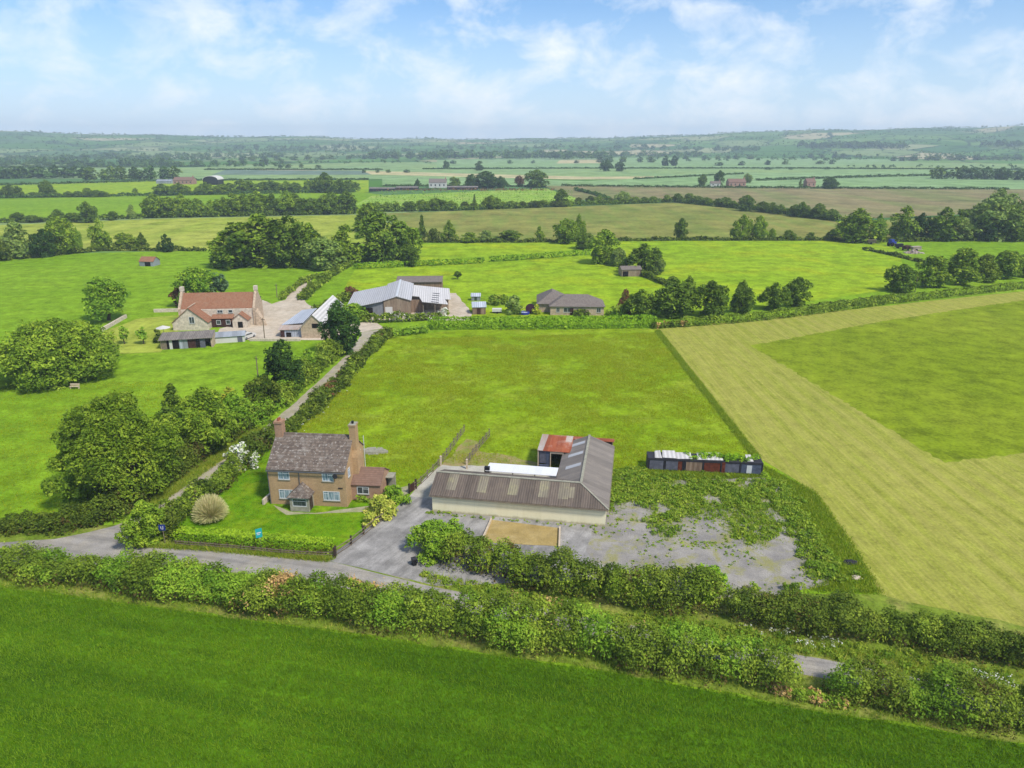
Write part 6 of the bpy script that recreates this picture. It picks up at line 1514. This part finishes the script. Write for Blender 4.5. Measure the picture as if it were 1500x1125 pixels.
X, Y = scatter(LAWN, 30000, rng); stuff('lawn_grass', blades_mesh('lawn_grass', X, Y, .1, .03, rng, [M['grassblade']], np.clip(rng.normal(.25, .15, len(X)), 0, 1), 3, .12, .1), 'bright uneven grass of the cottage lawn')
# weeds over the gravel lot
W1 = G([(950, 702), (1110, 700), (1150, 722), (1200, 800), (1235, 850), (1195, 850), (1160, 770), (1130, 752), (1080, 748), (1040, 742), (1005, 752), (985, 790), (962, 782), (955, 745), (940, 732)])
W2 = G([(1070, 760), (1130, 757), (1150, 785), (1100, 800), (1070, 790)]); W3 = G([(895, 690), (945, 690), (950, 735), (900, 740), (893, 760)]); W4 = G([(1010, 795), (1085, 795), (1080, 806), (1010, 806)]); W5 = G([(1000, 700), (1060, 700), (1160, 730), (1195, 800), (1120, 760), (1010, 760)])
C, RC = [], []
for poly, n, r0, r1 in ((W1, 2600, .12, .55), (W2, 420, .12, .32), (W3, 800, .18, .5), (W4, 90, .08, .2), (GRAVEL, 3600, .05, .2), (W5, 1300, .15, .36), (G([(1120, 698), (1160, 716), (1235, 850), (1190, 852), (1150, 760), (1100, 705)]), 520, .2, .55)):
    X, Y = scatter(poly, n, rng)
    if n in (2600, 1300): X = X + rng.normal(0, .7, len(X)); Y = Y + rng.normal(0, .9, len(Y)); kk = vnoise(X, Y, 2.4, 41) + .6 * vnoise(X, Y, .8, 42) > .62; X, Y = X[kk], Y[kk]
    if n == 3600: kk = vnoise(X, Y, 3.2, 31) + .5 * vnoise(X, Y, .9, 32) > .92; X, Y = X[kk], Y[kk]
    for x, y in zip(X, Y):
        r = rng.uniform(r0, r1); C.append((x, y, r * rng.uniform(.1, .9))); RC.append(r)
for u, v, r in ((1103, 868, .55), (1167, 868, .6), (1150, 866, .4)):
    x, y = at(u, v)
    for j in range(7): C.append((x + rng.normal(0, .25), y + rng.normal(0, .2), .1 + .25 * j * r)); RC.append(r * rng.uniform(.5, .8))
for j in range(60):
    x, y = at(633 + rng.uniform(-8, 30) if j < 25 else rng.uniform(640, 890), 0 or 752) ; 
    if j >= 25: t = (j - 25) / 35; x, y = at(640 + 246 * t, 754 + 20 * t)
    C.append((x + rng.normal(0, .2), y + rng.normal(-.15, .12), .1)); RC.append(rng.uniform(.08, .3))
for j in range(50):
    t = rng.random(); x, y = at(966 + 150 * t, 490 + 190 * t); C.append((x + rng.normal(-.3, .25), y, .1)); RC.append(rng.uniform(.15, .35))
X, Y = scatter(VG[1], 2600, rng)
for x, y in zip(X, Y): C.append((x, y, .12)); RC.append(rng.uniform(.15, .5))
C, RC = np.array(C), np.array(RC)
P, N, T_ = clump_leaves(C, RC, .2, rng, .75); stuff('weeds', np_mesh('weeds', leaf_quads(P, N, .2, rng, 1.0), 4, T_, [M['weed']]), 'green weeds and nettles spreading over the gravel lot')
Xs, Ys = zip(*[scatter(g, n_, rng) for g, n_ in ((W1, 22000), (W3, 6000), (W5, 8000), (W2, 3000))]); X, Y = np.concatenate(Xs), np.concatenate(Ys)
X = X + rng.normal(0, .7, len(X)); Y = Y + rng.normal(0, .9, len(Y))
k = vnoise(X, Y, 2.4, 41) + .6 * vnoise(X, Y, .8, 42) + rng.normal(0, .16, len(X)) > .62; X, Y = X[k], Y[k]
stuff('weed_grass', blades_mesh('weed_grass', X, Y, np.clip(rng.normal(.3, .14, len(X)), .08, .7), .05, rng, [M['weedgrass']], None, 3, .2, .05), 'grassy weeds growing between the stones of the gravel lot')
X, Y = scatter(G([(0, 560), (240, 560), (300, 620), (230, 740), (0, 770), (-60, 770), (-60, 560)]), 45000, rng); kk = vnoise(X, Y, 5, 15) + rng.normal(0, .25, len(X)) > .35; X, Y = X[kk], Y[kk]
stuff('pasture_grass', blades_mesh('pasture_grass', X, Y, np.clip(rng.normal(.16, .06, len(X)), .05, .35), .05, rng, [M['grassblade']], np.clip(vnoise(X, Y, 4, 16) * .8 + rng.normal(0, .15, len(X)), 0, 1), 3, .3, .08), 'grazed grass of the left pasture')
# cow parsley along the verge and white flowers in the hedges
def flowers(spec, label):
    C = []
    for px, n, s, z0, z1 in spec:
        X, Y = scatter(G(px), n, rng)
        for x, y in zip(X, Y):
            z = rng.uniform(z0, z1); q = int(rng.integers(4, 9)); C.append(np.stack([x + rng.normal(0, s, q), y + rng.normal(0, s, q), z + rng.normal(0, .05, q)], 1))
    C = np.concatenate(C); N = np.tile([0, 0, 1.], (len(C), 1)); return stuff('wildflowers', np_mesh('wildflowers', leaf_quads(C, N, .12, rng, .5), 4, rng.random(len(C)), [M['blossom']]), label)
flowers((([(700, 866), (1060, 925), (1240, 972), (1300, 985), (1100, 925), (860, 900)], 150, .12, .5, 1.0), ([(1080, 920), (1250, 950), (1260, 966), (1100, 938)], 90, .14, .6, 1.1), ([(1400, 985), (1500, 1005), (1500, 1022), (1400, 1000)], 60, .14, .6, 1.1), ([(430, 640), (560, 500), (575, 500), (450, 650)], 60, .1, .5, .9)), 'white cow parsley in flower along the verge')
flowers((([(640, 478), (675, 474), (680, 470), (640, 472)], 60, .3, 1.4, 2.2), ([(556, 476), (640, 474), (640, 468), (556, 470)], 40, .3, 1.6, 2.4)), 'creamy blossom on the hedge before the steel barn')
# rows of nursery plants
C, RC, mi = [], [], []
for r_ in range(9):
    v = 281.5 + r_ * 2.6
    for u in np.arange(560 - r_ * 4, 840, 4.2):
        x, y = at(u + rng.normal(0, .6), v); C.append((x, y, 1.0)); RC.append(rng.uniform(.5, 1.1))
wood('nursery_plants', 'rows of young green plants in the nursery', C, RC, .9, 7, 9, 'bright')
C, RC = [], []
for v, n in ((280, 90), (278.5, 70)):
    for j in range(n):
        x, y = at(545 + 270 * j / n, v + rng.normal(0, .4)); C.append((x, y, 1.0)); RC.append(rng.uniform(.8, 1.6))
wood('nursery_stock', 'band of brown and reddish potted plants along the top of the nursery', C, RC, .9, 7, 10, 'purple')

# ------------------------------------------------------------------ air, sky, sun, camera
def haze():
    m = MB(); m.box(-5200, -5200, -1.2, 5200, 5200, 138)
    t = NT('haze'); v = t.n('ShaderNodeVolumePrincipled'); v.inputs['Color'].default_value = (.76, .90, 1.0, 1); v.inputs['Density'].default_value = HAZE; v.inputs['Anisotropy'].default_value = 0.0
    t.l(v.outputs[0], t.out.inputs['Volume']); o = m.build('haze', t.m); o['kind'] = 'stuff'
    o['label'] = 'thin blue summer haze over the plain'
HAZE = 2.0e-4
haze()
SUN = Vector((.46, -.42, .78)).normalized()
sl = bpy.data.lights.new('sun', 'SUN'); sl.energy = 3.6; sl.angle = R(9.0); sl.color = (1, .955, .88)
so = bpy.data.objects.new('sun', sl); COL.objects.link(so); so.location = (60, 0, 100); so.rotation_euler = SUN.to_track_quat('Z', 'Y').to_euler()

W = bpy.data.worlds.new('World'); SC.world = W; W.use_nodes = True; nt = W.node_tree; nt.nodes.clear()
out = nt.nodes.new('ShaderNodeOutputWorld'); bg = nt.nodes.new('ShaderNodeBackground'); nt.links.new(bg.outputs[0], out.inputs[0])
sky = nt.nodes.new('ShaderNodeTexSky'); sky.sky_type = 'NISHITA'; sky.sun_disc = False; sky.sun_elevation = math.asin(SUN.z); sky.sun_rotation = math.atan2(SUN.x, SUN.y); sky.air_density = 1.0; sky.dust_density = .3; sky.ozone_density = 4.0
bg.inputs[1].default_value = .10
tc = nt.nodes.new('ShaderNodeTexCoord'); sp = nt.nodes.new('ShaderNodeSeparateXYZ'); nt.links.new(tc.outputs['Generated'], sp.inputs[0])
def wm(op, a, b=0.):
    n = nt.nodes.new('ShaderNodeMath'); n.operation = op
    for i, q in enumerate((a, b)):
        if isinstance(q, bpy.types.NodeSocket): nt.links.new(q, n.inputs[i])
        else: n.inputs[i].default_value = q
    return n.outputs[0]
# thin cloud sheet: directions projected on a level layer
den = wm('ADD', wm('MAXIMUM', sp.outputs[2], 0.0), .16)
cx = nt.nodes.new('ShaderNodeCombineXYZ'); nt.links.new(wm('DIVIDE', sp.outputs[0], den), cx.inputs[0]); nt.links.new(wm('DIVIDE', sp.outputs[1], den), cx.inputs[1])
def wn(scale, det, rough, dist, off=0.):
    n = nt.nodes.new('ShaderNodeTexNoise'); mp = nt.nodes.new('ShaderNodeMapping'); mp.inputs['Location'].default_value = (off, off * .7, off * .3)
    nt.links.new(cx.outputs[0], mp.inputs[0]); nt.links.new(mp.outputs[0], n.inputs[0]); n.inputs['Scale'].default_value = scale; n.inputs['Detail'].default_value = det; n.inputs['Roughness'].default_value = rough; n.inputs['Distortion'].default_value = dist
    return n.outputs[0]
def wr(fac, stops):
    r = nt.nodes.new('ShaderNodeValToRGB'); 
    while len(r.color_ramp.elements) < len(stops): r.color_ramp.elements.new(.5)
    for e, (p_, c) in zip(r.color_ramp.elements, stops): e.position = p_; e.color = (c, c, c, 1)
    nt.links.new(fac, r.inputs[0]); return r.outputs[0]
veil = wr(wn(.55, 5, .6, .3, 3.), [(.4, .0), (.8, .2)])
cv = nt.nodes.new('ShaderNodeCombineXYZ'); nt.links.new(sp.outputs[0], cv.inputs[0]); nt.links.new(sp.outputs[1], cv.inputs[1]); nt.links.new(wm('MULTIPLY', sp.outputs[2], 1.7), cv.inputs[2])
def wd(scale, det, rough, dist, off):
    o_ = wn(scale, det, rough, dist, off); n_ = o_.node; mp_ = n_.inputs[0].links[0].from_node
    nt.links.new(cv.outputs[0], mp_.inputs[0]); return o_
puff = wr(wd(11.0, 9, .62, .3, 3.3), [(.44, 0.), (.7, 1.)])
patch = wr(wd(2.6, 4, .55, .3, 1.2), [(.34, .55), (.56, 1.)])
puff = wm('MULTIPLY', puff, patch)
low = wr(sp.outputs[2], [(.0, 1.), (.07, .52), (.18, .03)])
tn = nt.nodes.new('ShaderNodeMix'); tn.data_type = 'RGBA'; tn.blend_type = 'MULTIPLY'; tn.inputs[0].default_value = 1.0; tn.inputs[7].default_value = (.74, .98, 1.2, 1); nt.links.new(sky.outputs[0], tn.inputs[6]); tn_out = tn.outputs[2]
lo = nt.nodes.new('ShaderNodeMix'); lo.data_type = 'RGBA'; nt.links.new(wm('MAXIMUM', veil, low), lo.inputs[0]); nt.links.new(tn_out, lo.inputs[6]); lo.inputs[7].default_value = (5.9, 7.1, 8.6, 1)
mx = nt.nodes.new('ShaderNodeMix'); mx.data_type = 'RGBA'; nt.links.new(wm('MULTIPLY', puff, .9), mx.inputs[0]); nt.links.new(lo.outputs[2], mx.inputs[6]); mx.inputs[7].default_value = (8.0, 8.4, 8.9, 1)
nt.links.new(mx.outputs[2], bg.inputs[0])

cd = bpy.data.cameras.new('camera'); co = bpy.data.objects.new('camera', cd); COL.objects.link(co)
cd.sensor_width = 36; cd.lens = 36 * F / 1500; cd.clip_start = .5; cd.clip_end = 30000
co.location = (0, 0, H); co.rotation_euler = (math.pi / 2 - PITCH, 0, 0); SC.camera = co
SC.view_settings.view_transform = 'Standard'; SC.view_settings.look = 'None'; SC.view_settings.exposure = .38; SC.view_settings.gamma = 1.0
SC.cycles.use_denoising = True; SC.cycles.max_bounces = 6; SC.cycles.diffuse_bounces = 2; SC.cycles.transparent_max_bounces = 8; SC.cycles.volume_bounces = 0
